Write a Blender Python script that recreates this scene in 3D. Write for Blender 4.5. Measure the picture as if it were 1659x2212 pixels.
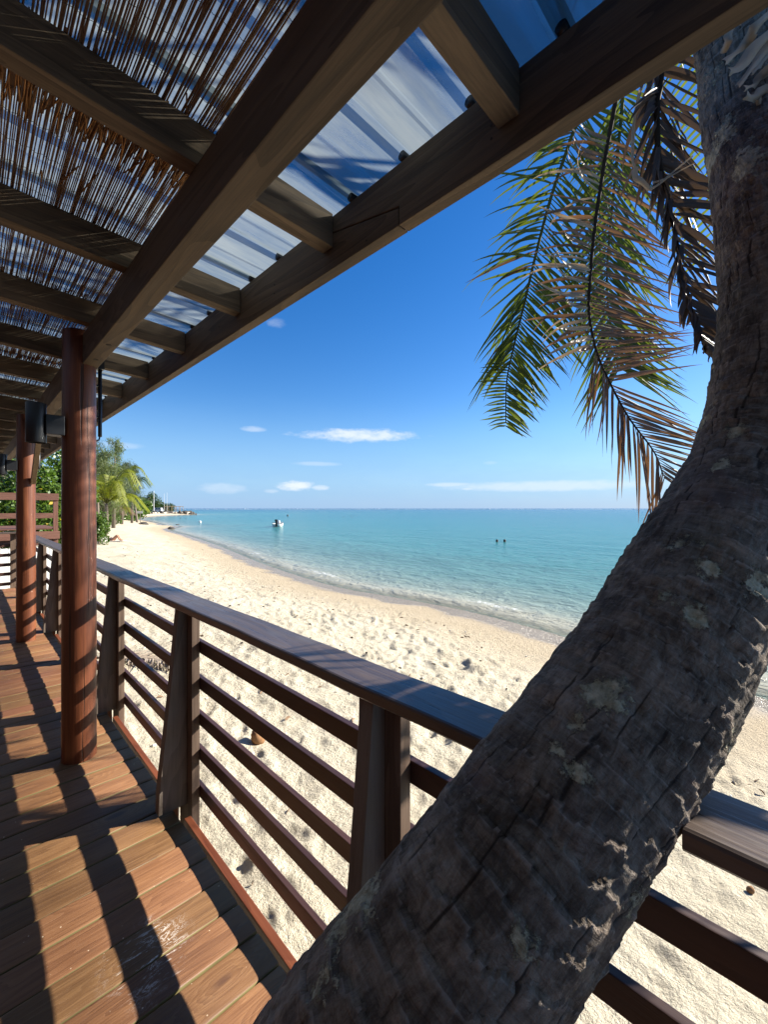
import bpy, bmesh, math, random
import numpy as np
from mathutils import Vector, Matrix
random.seed(7); rng = np.random.default_rng(7)
R = math.radians
for o in list(bpy.data.objects): bpy.data.objects.remove(o)
scene = bpy.context.scene
COL = scene.collection

# ------------------------------------------------------------------ camera
YAW = R(44.36)                      # the deck runs along +Y, the sea lies towards +X
CS, SN = math.cos(YAW), math.sin(YAW)
CAMZ = 1.5
cam = bpy.data.cameras.new('camera'); cam.sensor_fit = 'VERTICAL'; cam.sensor_height = 36
cam.lens = 925 / 2212 * 36; cam.shift_y = -8 / 2212
cam.clip_start = 0.02; cam.clip_end = 30000
camo = bpy.data.objects.new('camera', cam); COL.objects.link(camo)
camo.location = (0, 0, CAMZ); camo.rotation_euler = (R(90), 0, -YAW)
scene.camera = camo

# ------------------------------------------------------------------ sun, sky, exposure
SUN_EL, SUN_AZ = R(28.6), R(115)     # azimuth clockwise from +Y
sd = Vector((math.cos(SUN_EL) * math.sin(SUN_AZ), math.cos(SUN_EL) * math.cos(SUN_AZ), math.sin(SUN_EL)))
sun = bpy.data.lights.new('sun', 'SUN'); sun.energy = 5.0; sun.angle = R(0.53); sun.color = (1.0, 0.93, 0.82)
suno = bpy.data.objects.new('sun', sun); COL.objects.link(suno)
suno.rotation_euler = (-sd).to_track_quat('-Z', 'Y').to_euler()
scene.view_settings.view_transform = 'Standard'; scene.view_settings.look = 'None'
scene.view_settings.exposure = 1.45; scene.view_settings.gamma = 1.0
scene.render.engine = 'CYCLES'
scene.cycles.max_bounces = 8; scene.cycles.transparent_max_bounces = 24
scene.cycles.caustics_reflective = False; scene.cycles.caustics_refractive = False

world = bpy.data.worlds.new('World'); scene.world = world; world.use_nodes = True
wn, wl = world.node_tree.nodes, world.node_tree.links
wn.clear()
def N(nodes, t, **kw):
    n = nodes.new(t)
    for k, v in kw.items(): setattr(n, k, v)
    return n
def mth(nodes, links, op, a, b=None, c=None, clamp=False):
    n = nodes.new('ShaderNodeMath'); n.operation = op; n.use_clamp = clamp
    for i, v in enumerate((a, b, c)):
        if v is None: continue
        if isinstance(v, (int, float)): n.inputs[i].default_value = v
        else: links.new(v, n.inputs[i])
    return n.outputs[0]
sky = N(wn, 'ShaderNodeTexSky', sky_type='NISHITA', sun_disc=False, sun_elevation=SUN_EL, sun_rotation=SUN_AZ)
sky.air_density = 1.0; sky.dust_density = 0.25; sky.ozone_density = 3.2; sky.altitude = 0
hsv = N(wn, 'ShaderNodeHueSaturation'); hsv.inputs['Saturation'].default_value = 1.36; hsv.inputs['Hue'].default_value = 0.510
wl.new(sky.outputs[0], hsv.inputs['Color'])
tc = N(wn, 'ShaderNodeTexCoord'); sep = N(wn, 'ShaderNodeSeparateXYZ'); wl.new(tc.outputs['Generated'], sep.inputs[0])
W = lambda op, a, b=None, c=None, clamp=False: mth(wn, wl, op, a, b, c, clamp)
az = W('ARCTAN2', sep.outputs[0], sep.outputs[1]); el = W('ARCSINE', sep.outputs[2])
cmb = N(wn, 'ShaderNodeCombineXYZ'); wl.new(W('MULTIPLY', az, 1.0), cmb.inputs[0]); wl.new(W('MULTIPLY', el, 2.6), cmb.inputs[1])
def wnoise(scale, detail=6, rough=0.6, dist=0.0):
    n = N(wn, 'ShaderNodeTexNoise'); n.inputs['Scale'].default_value = scale; n.inputs['Detail'].default_value = detail
    n.inputs['Roughness'].default_value = rough; n.inputs['Distortion'].default_value = dist
    wl.new(cmb.outputs[0], n.inputs['Vector']); return n.outputs[0]
n1, n2 = wnoise(9, 7, 0.62, 0.3), wnoise(34, 6, 0.6)
nn = W('ADD', W('MULTIPLY', W('SUBTRACT', n1, 0.5), 2.4), W('MULTIPLY', W('SUBTRACT', n2, 0.5), 1.6))
def dirpx(x, y):
    k = (x - 829.5) / 925; return YAW + math.atan(k), math.atan((1098 - y) / 925 / math.sqrt(1 + k * k))
clouds = [  # x, y, half width, half height (in photo units turned to angles), opacity, noise
    (768, 941, 150, 17, 0.85, 0.8), (548, 927, 30, 8, 0.40, 0.7), (597, 698, 26, 12, 0.20, 0.8), (682, 1002, 60, 6, 0.28, 0.5),
    (632, 1049, 50, 13, 0.9, 0.9), (692, 1053, 24, 7, 0.6, 0.8), (585, 1060, 20, 6, 0.30, 0.8), (970, 1047, 60, 6, 0.45, 0.5),
    (1010, 1056, 20, 4, 0.5, 0.5), (260, 962, 60, 9, 0.25, 0.5), (1190, 1050, 290, 14, 0.50, 0.5), (480, 1055, 60, 14, 0.3, 0.8),
    (1060, 1000, 20, 5, .15, .5)]
tot = None
for (x, y, hw, hh, op, na) in clouds:
    a0, e0 = dirpx(x, y); k = (x - 829.5) / 925; cs2 = 1 / (1 + k * k)
    wa, we = hw / 925 * cs2, hh / 925 * math.sqrt(cs2)
    u = W('DIVIDE', W('SUBTRACT', az, a0), wa); v = W('DIVIDE', W('SUBTRACT', el, e0), we)
    m = W('SUBTRACT', 1.0, W('ADD', W('MULTIPLY', u, u), W('MULTIPLY', v, v)))
    m = W('ADD', m, W('MULTIPLY', nn, na))
    sm = N(wn, 'ShaderNodeMapRange', interpolation_type='SMOOTHSTEP')
    sm.inputs['From Min'].default_value = 0.0; sm.inputs['From Max'].default_value = 1.1
    sm.inputs['To Max'].default_value = op; wl.new(m, sm.inputs['Value'])
    tot = sm.outputs[0] if tot is None else W('MAXIMUM', tot, sm.outputs[0])
# thin bank along the whole horizon
bk = N(wn, 'ShaderNodeMapRange', interpolation_type='SMOOTHSTEP')
bk.inputs['From Min'].default_value = 0.26; bk.inputs['From Max'].default_value = 0.0
bk.inputs['To Min'].default_value = 0.0; bk.inputs['To Max'].default_value = 0.80
wl.new(W('SUBTRACT', el, W('MULTIPLY', W('SUBTRACT', n1, 0.5), 0.05)), bk.inputs['Value'])
mixb = N(wn, 'ShaderNodeMix', data_type='RGBA'); wl.new(bk.outputs[0], mixb.inputs[0]); wl.new(hsv.outputs[0], mixb.inputs[6])
mixb.inputs[7].default_value = (1.55, 3.0, 5.3, 1)
mixc = N(wn, 'ShaderNodeMix', data_type='RGBA'); wl.new(tot, mixc.inputs[0]); wl.new(mixb.outputs[2], mixc.inputs[6])
mixc.inputs[7].default_value = (5.2, 5.6, 6.1, 1)
bg = N(wn, 'ShaderNodeBackground'); bg.inputs['Strength'].default_value = 0.066
wo = N(wn, 'ShaderNodeOutputWorld'); wl.new(mixc.outputs[2], bg.inputs['Color']); wl.new(bg.outputs[0], wo.inputs[0])

# ------------------------------------------------------------------ helpers
def px(x, d, z=0.0):
    """world point at depth d on the photograph's column x (0..1659), at height z"""
    k = (x - 829.5) / 925; return Vector((d * (SN + k * CS), d * (CS - k * SN), z))
def pxy(x, y, d):
    p = px(x, d); p.z = CAMZ + (1098 - y) / 925 * d; return p
def tag(o, label=None, cat=None, group=None, kind=None):
    if label: o['label'] = label
    if cat: o['category'] = cat
    if group: o['group'] = group
    if kind: o['kind'] = kind
    return o
def empty(name, loc=(0, 0, 0), label=None, cat=None, group=None):
    o = bpy.data.objects.new(name, None); COL.objects.link(o); o.location = loc; o.empty_display_size = 0.1
    return tag(o, label, cat, group)
def link(name, me, parent=None, loc=None, rot=None):
    o = bpy.data.objects.new(name, me); COL.objects.link(o)
    if parent is not None:
        o.parent = parent
        w = Vector((0, 0, 0)); p = parent
        while p is not None: w += Vector(p.location); p = p.parent
        o.location = (Vector(loc) if loc is not None else Vector((0, 0, 0))) - w   # loc is a world position
    elif loc is not None: o.location = loc
    if rot is not None: o.rotation_euler = rot
    return o
class MB:
    def __init__(s): s.v = []; s.f = []; s.m = []
    def add(s, vs, fs, mi=0):
        b = len(s.v); s.v.extend([tuple(v) for v in vs])
        for f in fs: s.f.append(tuple(b + i for i in f)); s.m.append(mi)
        return s
    def box(s, x0, x1, y0, y1, z0, z1, mi=0):
        vs = [(x, y, z) for z in (z0, z1) for y in (y0, y1) for x in (x0, x1)]
        return s.add(vs, [(0, 2, 3, 1), (4, 5, 7, 6), (0, 1, 5, 4), (2, 6, 7, 3), (0, 4, 6, 2), (1, 3, 7, 5)], mi)
    def bar(s, a, b, w, h, up=(0, 0, 1), mi=0):
        a, b = Vector(a), Vector(b); t = (b - a).normalized(); u = Vector(up); sx = t.cross(u)
        if sx.length < 1e-4: sx = t.cross(Vector((1, 0, 0)))
        sx.normalize(); uy = sx.cross(t)
        vs = [p + sx * (i * w / 2) + uy * (j * h / 2) for p in (a, b) for j in (-1, 1) for i in (-1, 1)]
        return s.add(vs, [(0, 2, 3, 1), (4, 5, 7, 6), (0, 1, 5, 4), (2, 6, 7, 3), (0, 4, 6, 2), (1, 3, 7, 5)], mi)
    def tube(s, pts, rad, n=8, cap=True, mi=0):
        pts = [Vector(p) for p in pts]
        if not hasattr(rad, '__len__'): rad = [rad] * len(pts)
        t0 = (pts[1] - pts[0]).normalized(); ref = Vector((0, 0, 1)) if abs(t0.z) < 0.9 else Vector((1, 0, 0))
        sx = t0.cross(ref).normalized(); b0 = len(s.v)
        for i, p in enumerate(pts):
            t = (pts[min(i + 1, len(pts) - 1)] - pts[max(i - 1, 0)]).normalized()
            sx = (sx - t * sx.dot(t)).normalized(); sy = t.cross(sx)
            for k in range(n):
                a = 2 * math.pi * k / n; s.v.append(tuple(p + (sx * math.cos(a) + sy * math.sin(a)) * rad[i]))
        for i in range(len(pts) - 1):
            for k in range(n):
                k2 = (k + 1) % n; s.f.append((b0 + i * n + k, b0 + i * n + k2, b0 + (i + 1) * n + k2, b0 + (i + 1) * n + k)); s.m.append(mi)
        if cap:
            s.f.append(tuple(b0 + k for k in reversed(range(n)))); s.m.append(mi)
            s.f.append(tuple(b0 + (len(pts) - 1) * n + k for k in range(n))); s.m.append(mi)
        return s
    def blob(s, c, r, seed=0, n=8, m=6, amp=0.2, mi=0):
        rr = random.Random(seed); c = Vector(c); r = Vector(r) if hasattr(r, '__len__') else Vector((r, r, r)); b0 = len(s.v)
        s.v.append(tuple(c - Vector((0, 0, r.z))))
        for j in range(1, m):
            ph = math.pi * j / m - math.pi / 2
            for i in range(n):
                th = 2 * math.pi * i / n; q = 1 + rr.uniform(-amp, amp)
                s.v.append((c.x + r.x * q * math.cos(ph) * math.cos(th), c.y + r.y * q * math.cos(ph) * math.sin(th), c.z + r.z * q * math.sin(ph)))
        s.v.append(tuple(c + Vector((0, 0, r.z)))); top = len(s.v) - 1
        for i in range(n):
            s.f.append((b0, b0 + 1 + (i + 1) % n, b0 + 1 + i)); s.m.append(mi)
            s.f.append((top, b0 + 1 + (m - 2) * n + i, b0 + 1 + (m - 2) * n + (i + 1) % n)); s.m.append(mi)
        for j in range(m - 2):
            for i in range(n):
                a = b0 + 1 + j * n; s.f.append((a + i, a + (i + 1) % n, a + n + (i + 1) % n, a + n + i)); s.m.append(mi)
        return s
    def mesh(s, name, mats, smooth=False, bevel=0.0, seg=2):
        me = bpy.data.meshes.new(name); me.from_pydata(s.v, [], s.f)
        for m in (mats if isinstance(mats, (list, tuple)) else [mats]): me.materials.append(m)
        if len(me.materials) > 1: me.polygons.foreach_set('material_index', s.m)
        if bevel > 0:
            bm = bmesh.new(); bm.from_mesh(me)
            bmesh.ops.recalc_face_normals(bm, faces=bm.faces)
            bmesh.ops.bevel(bm, geom=bm.edges[:], offset=bevel, segments=seg, profile=0.6, affect='EDGES')
            bm.to_mesh(me); bm.free()
        if smooth: me.polygons.foreach_set('use_smooth', [True] * len(me.polygons))
        me.update(); return me
    def build(s, name, mats, parent=None, smooth=False, bevel=0.0, seg=2):
        return link(name, s.mesh(name, mats, smooth, bevel, seg), parent)
def npmesh(name, V, F, mat, smooth=True, attrs=None):
    me = bpy.data.meshes.new(name); k = F.shape[1]
    me.vertices.add(len(V)); me.vertices.foreach_set('co', np.ascontiguousarray(V, np.float32).ravel())
    me.loops.add(F.size); me.loops.foreach_set('vertex_index', np.ascontiguousarray(F, np.int32).ravel())
    me.polygons.add(len(F)); me.polygons.foreach_set('loop_start', np.arange(0, F.size, k, dtype=np.int32))
    me.polygons.foreach_set('loop_total', np.full(len(F), k, np.int32))
    if smooth: me.polygons.foreach_set('use_smooth', np.ones(len(F), bool))
    for nm, arr in (attrs or {}).items():
        a = me.attributes.new(nm, 'FLOAT', 'POINT'); a.data.foreach_set('value', np.ascontiguousarray(arr, np.float32).ravel())
    me.materials.append(mat); me.update(calc_edges=True); return me
def gridfaces(nr, nc, wrap=False):
    i, j = np.meshgrid(np.arange(nr - 1), np.arange(nc if wrap else nc - 1), indexing='ij'); j2 = (j + 1) % nc
    return np.stack([i * nc + j, i * nc + j2, (i + 1) * nc + j2, (i + 1) * nc + j], -1).reshape(-1, 4)
def hsh(ix, iy, iz, seed):
    h = (ix.astype(np.int64) * 374761393 + iy.astype(np.int64) * 668265263 + iz.astype(np.int64) * 2147483647 + seed * 1274126177) & 0xffffffff
    h = ((h ^ (h >> 13)) * 1274126177) & 0xffffffff; h = (h ^ (h >> 16)) & 0xffffff
    return h / float(0xffffff)
def vnoise(x, y, z=None, seed=0):
    z = np.zeros_like(x) if z is None else z
    x0, y0, z0 = np.floor(x), np.floor(y), np.floor(z); fx, fy, fz = x - x0, y - y0, z - z0
    fx, fy, fz = [f * f * (3 - 2 * f) for f in (fx, fy, fz)]; r = 0
    for dx in (0, 1):
        for dy in (0, 1):
            for dz in (0, 1):
                w = (fx if dx else 1 - fx) * (fy if dy else 1 - fy) * (fz if dz else 1 - fz)
                r = r + w * hsh(x0 + dx, y0 + dy, z0 + dz, seed)
    return r * 2 - 1
def fbm(x, y, z=None, seed=0, oct=4):
    r, a = 0, 1.0
    for i in range(oct):
        f = 2 ** i; r = r + a * vnoise(x * f, y * f, None if z is None else z * f, seed + i); a *= 0.5
    return r
def spline(pts, n):
    P = np.array(pts, float); m = len(P); out = []
    ext = np.vstack([2 * P[0] - P[1], P, 2 * P[-1] - P[-2]])
    for t in np.linspace(0, m - 1, n):
        i = min(int(t), m - 2); u = t - i; p0, p1, p2, p3 = ext[i:i + 4]
        out.append(0.5 * (2 * p1 + (p2 - p0) * u + (2 * p0 - 5 * p1 + 4 * p2 - p3) * u * u + (3 * p1 - p0 - 3 * p2 + p3) * u ** 3))
    return np.array(out)

# ------------------------------------------------------------------ materials
class Mat:
    def __init__(s, name):
        s.m = bpy.data.materials.new(name); s.m.use_nodes = True; s.t = s.m.node_tree; s.n, s.l = s.t.nodes, s.t.links
        s.b = s.n['Principled BSDF']; s.out = s.n['Material Output']; s._pos = None
    def pos(s):
        if s._pos is None: s._pos = s.n.new('ShaderNodeNewGeometry').outputs['Position']
        return s._pos
    def math(s, op, a, b=None, c=None, clamp=False): return mth(s.n, s.l, op, a, b, c, clamp)
    def map(s, scale, rot=(0, 0, 0), src=None):
        mp = s.n.new('ShaderNodeMapping'); mp.inputs['Scale'].default_value = scale; mp.inputs['Rotation'].default_value = rot
        s.l.new(src if src is not None else s.pos(), mp.inputs['Vector']); return mp.outputs[0]
    def noise(s, vec, scale=1, detail=4, rough=0.55, dist=0.0, col=False):
        n = s.n.new('ShaderNodeTexNoise'); n.inputs['Scale'].default_value = scale; n.inputs['Detail'].default_value = detail
        n.inputs['Roughness'].default_value = rough; n.inputs['Distortion'].default_value = dist
        s.l.new(vec, n.inputs['Vector']); return n.outputs[1 if col else 0]
    def ramp(s, fac, stops, interp='LINEAR'):
        r = s.n.new('ShaderNodeValToRGB'); e = r.color_ramp.elements; r.color_ramp.interpolation = interp
        while len(e) < len(stops): e.new(0.5)
        for q, (p, c) in zip(e, stops): q.position = p; q.color = (*c, 1) if len(c) == 3 else c
        s.l.new(fac, r.inputs[0]); return r.outputs[0]
    def mix(s, fac, a, b, mode='MIX'):
        n = s.n.new('ShaderNodeMix'); n.data_type = 'RGBA'; n.blend_type = mode; n.clamp_factor = True
        for idx, v in ((0, fac), (6, a), (7, b)):
            if isinstance(v, (int, float)): n.inputs[idx].default_value = v
            elif isinstance(v, (tuple, list)): n.inputs[idx].default_value = (*v, 1) if len(v) == 3 else v
            else: s.l.new(v, n.inputs[idx])
        return n.outputs[2]
    def mr(s, v, a, b, c=0.0, d=1.0, smooth=True):
        n = s.n.new('ShaderNodeMapRange'); n.interpolation_type = 'SMOOTHSTEP' if smooth else 'LINEAR'
        for i, q in enumerate((a, b, c, d)): n.inputs[i + 1].default_value = q
        s.l.new(v, n.inputs[0]); return n.outputs[0]
    def attr(s, name):
        n = s.n.new('ShaderNodeAttribute'); n.attribute_name = name; return n.outputs['Fac']
    def rand(s): return s.n.new('ShaderNodeObjectInfo').outputs['Random']
    def vary(s, col, amt=0.2, hue=0.0):
        h = s.n.new('ShaderNodeHueSaturation'); s.l.new(col, h.inputs['Color']); r = s.rand()
        s.l.new(s.math('ADD', s.math('MULTIPLY', r, 2 * amt), 1 - amt), h.inputs['Value'])
        if hue: s.l.new(s.math('ADD', s.math('MULTIPLY', s.math('FRACT', s.math('MULTIPLY', r, 7.3)), 2 * hue), 0.5 - hue), h.inputs['Hue'])
        return h.outputs[0]
    def set(s, col=None, rough=None, spec=None, bump=None, bstr=0.3, bdist=0.01):
        for nm, v in (('Base Color', col), ('Roughness', rough), ('Specular IOR Level', spec)):
            if v is None: continue
            if isinstance(v, (int, float)): s.b.inputs[nm].default_value = v
            elif isinstance(v, (tuple, list)): s.b.inputs[nm].default_value = (*v, 1)
            else: s.l.new(v, s.b.inputs[nm])
        if bump is not None:
            b = s.n.new('ShaderNodeBump'); b.inputs['Strength'].default_value = bstr; b.inputs['Distance'].default_value = bdist
            s.l.new(bump, b.inputs['Height']); s.l.new(b.outputs[0], s.b.inputs['Normal'])
        return s.m
    def surface(s, sh): s.l.new(sh, s.out.inputs['Surface'])
def plain(name, col, rough=0.6, spec=0.4, metal=0.0, var=0.12, scale=6):
    m = Mat(name); n = m.noise(m.pos(), scale, 5, 0.6)
    c = m.mix(1.0, (*col,), m.ramp(n, [(0.25, (1 - var,) * 3), (0.75, (1 + var,) * 3)]), 'MULTIPLY')
    m.b.inputs['Metallic'].default_value = metal
    return m.set(c, rough, spec)
def wood(name, dark, light, axis=0, rough=0.6, spec=0.35, fine=150, var=0.15, bstr=0.35, weather=None):
    m = Mat(name)
    def sc(a, b): v = [b] * 3; v[axis] = a; return tuple(v)
    rnd = m.rand()
    add = m.n.new('ShaderNodeVectorMath'); add.operation = 'ADD'
    cx = m.n.new('ShaderNodeCombineXYZ'); m.l.new(m.math('MULTIPLY', rnd, 37.0), cx.inputs[axis]); m.l.new(m.pos(), add.inputs[0]); m.l.new(cx.outputs[0], add.inputs[1])
    P = add.outputs[0]
    big = m.noise(m.map(sc(0.9, 9), src=P), 1, 4, 0.6, 0.8)
    ring = m.math('FRACT', m.math('MULTIPLY', m.noise(m.map(sc(0.8, 7), src=P), 1, 1.5, 0.45, 0.35), 9.0))
    ring = m.mr(ring, 0.0, 1.0)
    fine_n = m.noise(m.map(sc(5, fine), src=P), 1, 4, 0.65, 0.3)
    f = m.math('ADD', m.math('MULTIPLY', big, 0.45), m.math('ADD', m.math('MULTIPLY', ring, 0.12), m.math('MULTIPLY', fine_n, 0.45)))
    c = m.ramp(f, [(0.32, dark), (0.78, light)])
    if weather:
        c = m.mix(m.mr(m.noise(m.map(sc(1.1, 3)), 1.7, 5, 0.65), 0.5, 0.72), c, weather)
    c = m.vary(c, var)
    return m.set(c, m.mr(fine_n, 0.2, 0.8, rough - 0.12, rough + 0.12), spec, m.math('ADD', fine_n, m.math('MULTIPLY', ring, 0.5)), bstr, 0.002)
M = {}
M['beam'] = wood('beam_wood', (0.046, 0.033, 0.022), (0.190, 0.135, 0.085), 1, 0.7, 0.2, 150, 0.1)
M['rafter'] = wood('rafter_wood', (0.046, 0.033, 0.022), (0.195, 0.137, 0.085), 0, 0.7, 0.2, 150, 0.15)
M['rail'] = wood('rail_wood', (0.030, 0.014, 0.011), (0.080, 0.038, 0.028), 1, 0.42, 0.5, 170, 0.2)
M['railx'] = wood('rail_wood_cross', (0.030, 0.014, 0.011), (0.080, 0.038, 0.028), 0, 0.42, 0.5, 170, 0.2)
M['handrail'] = wood('handrail_wood', (0.050, 0.035, 0.028), (0.130, 0.094, 0.075), 1, 0.36, 0.6, 120, 0.1, 0.3, (0.105, 0.085, 0.072))
M['post'] = wood('post_wood', (0.085, 0.067, 0.053), (0.22, 0.18, 0.145), 2, 0.7, 0.25, 110, 0.12, 0.35, (0.17, 0.135, 0.105))
M['postin'] = wood('post_board_wood', (0.070, 0.045, 0.032), (0.20, 0.14, 0.10), 2, 0.65, 0.3, 110, 0.12)
M['kerb'] = wood('kerb_wood', (0.11, 0.030, 0.014), (0.24, 0.075, 0.033), 1, 0.5, 0.4, 130, 0.05)
M['terrace'] = wood('terrace_wood', (0.10, 0.045, 0.032), (0.21, 0.105, 0.075), 0, 0.7, 0.25, 60, 0.15)
M['terracez'] = wood('terrace_post_wood', (0.10, 0.045, 0.032), (0.21, 0.105, 0.075), 2, 0.7, 0.25, 60, 0.15)
M['brace'] = wood('brace_wood', (0.20, 0.14, 0.08), (0.36, 0.27, 0.17), 2, 0.65, 0.3, 120, 0.05)
# deck boards with knots and a spilled white smear
m = Mat('deck_wood'); rnd = m.rand()
cx = m.n.new('ShaderNodeCombineXYZ'); m.l.new(m.math('MULTIPLY', rnd, 41.0), cx.inputs[0]); m.l.new(m.math('MULTIPLY', rnd, 3.0), cx.inputs[2])
ad = m.n.new('ShaderNodeVectorMath'); ad.operation = 'ADD'; m.l.new(m.pos(), ad.inputs[0]); m.l.new(cx.outputs[0], ad.inputs[1]); P = ad.outputs[0]
kn = m.n.new('ShaderNodeTexVoronoi'); kn.inputs['Scale'].default_value = 1.0; m.l.new(m.map((2.2, 5.2, 1.5), src=P), kn.inputs['Vector'])
kd = kn.outputs['Distance']
g1 = m.noise(m.map((0.8, 10, 10), src=P), 1, 3, 0.55, 0.5)
rings = m.mr(m.math('FRACT', m.math('ADD', m.math('MULTIPLY', g1, 8.0), m.math('MULTIPLY', m.mr(kd, 0.36, 0.02), 4.0))), 0, 1)
fine_n = m.noise(m.map((6, 190, 60), src=P), 1, 4, 0.65, 0.4)
f = m.math('ADD', m.math('MULTIPLY', rings, 0.14), m.math('ADD', m.math('MULTIPLY', fine_n, 0.52), m.math('MULTIPLY', m.noise(m.map((1.3, 7, 7), src=P), 1.3, 4, 0.6), 0.42)))
c = m.ramp(f, [(0.30, (0.078, 0.034, 0.016)), (0.55, (0.150, 0.070, 0.031)), (0.82, (0.22, 0.113, 0.052))])
c = m.mix(m.mr(kd, 0.13, 0.05), c, (0.075, 0.032, 0.018))
c = m.mix(m.mr(m.noise(m.map((1.5, 3, 3)), 2.2, 6, 0.65), 0.56, 0.8, 0, 0.55), c, (0.10, 0.060, 0.036))
c = m.vary(c, 0.24, 0.010)
sp = m.n.new('ShaderNodeVectorMath'); sp.operation = 'DISTANCE'; m.l.new(m.map((1, 0.8, 0)), sp.inputs[0]); sp.inputs[1].default_value = (0.44, 1.58 * 0.8, 0)
sm_n = m.noise(m.map((5, 9, 5)), 2.4, 8, 0.72, 1.6)
smear = m.math('MULTIPLY', m.mr(sp.outputs['Value'], 0.17, 0.03), m.math('MULTIPLY', m.mr(m.noise(m.pos(), 9, 3), 0.47, 0.6), m.mr(m.math('ABSOLUTE', m.math('SUBTRACT', sm_n, 0.5)), 0.020, 0.002)))
smear2 = m.math('MULTIPLY', m.mr(sp.outputs['Value'], 0.15, 0.03), m.mr(m.noise(m.map((14, 60, 30)), 1, 6, 0.75), 0.55, 0.68))
c = m.mix(m.math('MULTIPLY', m.math('MAXIMUM', smear, smear2), 0.95), c, (0.72, 0.70, 0.66))
spk = m.n.new('ShaderNodeTexVoronoi'); spk.inputs['Scale'].default_value = 26; m.l.new(m.pos(), spk.inputs['Vector'])
c = m.mix(m.math('MULTIPLY', m.mr(spk.outputs['Distance'], 0.075, 0.04), m.mr(m.noise(m.pos(), 3.0, 2), 0.5, 0.6)), c, (0.62, 0.50, 0.36))
M['deck'] = m.set(c, m.mr(fine_n, 0.2, 0.8, 0.42, 0.68), 0.35, m.math('ADD', fine_n, m.math('MULTIPLY', rings, 0.5)), 0.5, 0.003)
m = Mat('deck_edge_wood'); n_ = m.noise(m.map((3, 40, 40)), 1, 4, 0.6)
M['deckedge'] = m.set(m.ramp(n_, [(0.3, (0.060, 0.048, 0.018)), (0.7, (0.18, 0.155, 0.065))]), 0.7, 0.2)
# varnished round column
m = Mat('column_wood'); big = m.noise(m.map((9, 9, 0.7)), 1, 5, 0.6, 0.7); fi = m.noise(m.map((90, 90, 3)), 1, 4, 0.6)
f = m.math('ADD', m.math('MULTIPLY', big, 0.62), m.math('MULTIPLY', fi, 0.38))
c = m.ramp(f, [(0.33, (0.042, 0.012, 0.006)), (0.52, (0.125, 0.038, 0.016)), (0.72, (0.25, 0.088, 0.034))])
ck = m.mr(m.noise(m.map((26, 26, 1.0)), 1, 3, 0.6, 0.3), 0.62, 0.66)
c = m.mix(m.math('MULTIPLY', ck, 0.9), c, (0.028, 0.012, 0.008))
blot = m.mr(m.noise(m.map((7, 7, 2.2)), 1, 5, 0.7), 0.52, 0.70)
c = m.mix(m.math('MULTIPLY', blot, 0.55), c, (0.055, 0.022, 0.016))
M['column'] = m.set(c, 0.42, 0.45, m.math('SUBTRACT', m.math('MULTIPLY', fi, 0.4), ck), 0.5, 0.004)
M['black'] = plain('black_metal', (0.010, 0.011, 0.013), 0.38, 0.5)
M['lampglass'] = plain('lamp_lens', (0.75, 0.75, 0.72), 0.3, 0.5)
M['hole'] = plain('hole_and_nail', (0.035, 0.028, 0.022), 0.7, 0.2)
# translucent roof sheet
m = Mat('roof_sheet'); n1_ = m.noise(m.map((0.8, 4.6, 1)), 1.6, 4, 0.55, 0.3); n2_ = m.noise(m.map((4, 40, 4)), 1.5, 5, 0.7)
dirt = m.math('ADD', m.math('MULTIPLY', n1_, 0.75), m.math('MULTIPLY', n2_, 0.25))
tr = m.n.new('ShaderNodeBsdfTransparent'); tl = m.n.new('ShaderNodeBsdfTranslucent'); gl = m.n.new('ShaderNodeBsdfGlossy')
tr.inputs['Color'].default_value = (0.74, 0.80, 0.80, 1)
m.l.new(m.vary(m.ramp(dirt, [(0.3, (0.14, 0.185, 0.205)), (0.7, (0.22, 0.25, 0.25))]), 0.12, 0.01), tl.inputs['Color'])
gl.inputs['Roughness'].default_value = 0.25
ms = m.n.new('ShaderNodeMixShader'); m.l.new(m.mr(dirt, 0.34, 0.62, 0.52, 0.88), ms.inputs[0]); m.l.new(tr.outputs[0], ms.inputs[1]); m.l.new(tl.outputs[0], ms.inputs[2])
ms2 = m.n.new('ShaderNodeMixShader'); ms2.inputs[0].default_value = 0.05; m.l.new(ms.outputs[0], ms2.inputs[1]); m.l.new(gl.outputs[0], ms2.inputs[2]); m.surface(ms2.outputs[0])
M['sheet'] = m.m
def leafmat(name, c1, c2, trans=0.35, rough=0.5, scale=0.6, spec=0.4, tcol=None):
    m = Mat(name); n = m.noise(m.pos(), scale, 4, 0.7)
    g = m.n.new('ShaderNodeNewGeometry').outputs['Random Per Island']
    c = m.mix(m.math('ADD', m.math('MULTIPLY', n, 0.5), m.math('MULTIPLY', g, 0.5)), c1, c2)
    m.set(c, rough, spec)
    t = m.n.new('ShaderNodeBsdfTranslucent'); m.l.new(m.mix(1.0, c, tcol or (1.5, 1.6, 0.7), 'MULTIPLY'), t.inputs['Color'])
    ms = m.n.new('ShaderNodeMixShader'); ms.inputs[0].default_value = trans
    m.l.new(m.b.outputs[0], ms.inputs[1]); m.l.new(t.outputs[0], ms.inputs[2]); m.surface(ms.outputs[0]); return m.m
M['reed'] = leafmat('reed', (0.11, 0.062, 0.036), (0.27, 0.165, 0.10), 0.34, 0.55, 9, 0.3, (1.3, 1.0, 0.7))
M['reedend'] = leafmat('reed_end', (0.20, 0.10, 0.045), (0.36, 0.21, 0.10), 0.35, 0.55, 9, 0.3, (1.3, 1.0, 0.6))
M['wire'] = plain('tie_wire', (0.03, 0.03, 0.035), 0.5, 0.4)
M['leafgreen'] = leafmat('palm_leaf_green', (0.036, 0.055, 0.010), (0.115, 0.130, 0.028), 0.45, 0.45, 3, 0.4)
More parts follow.
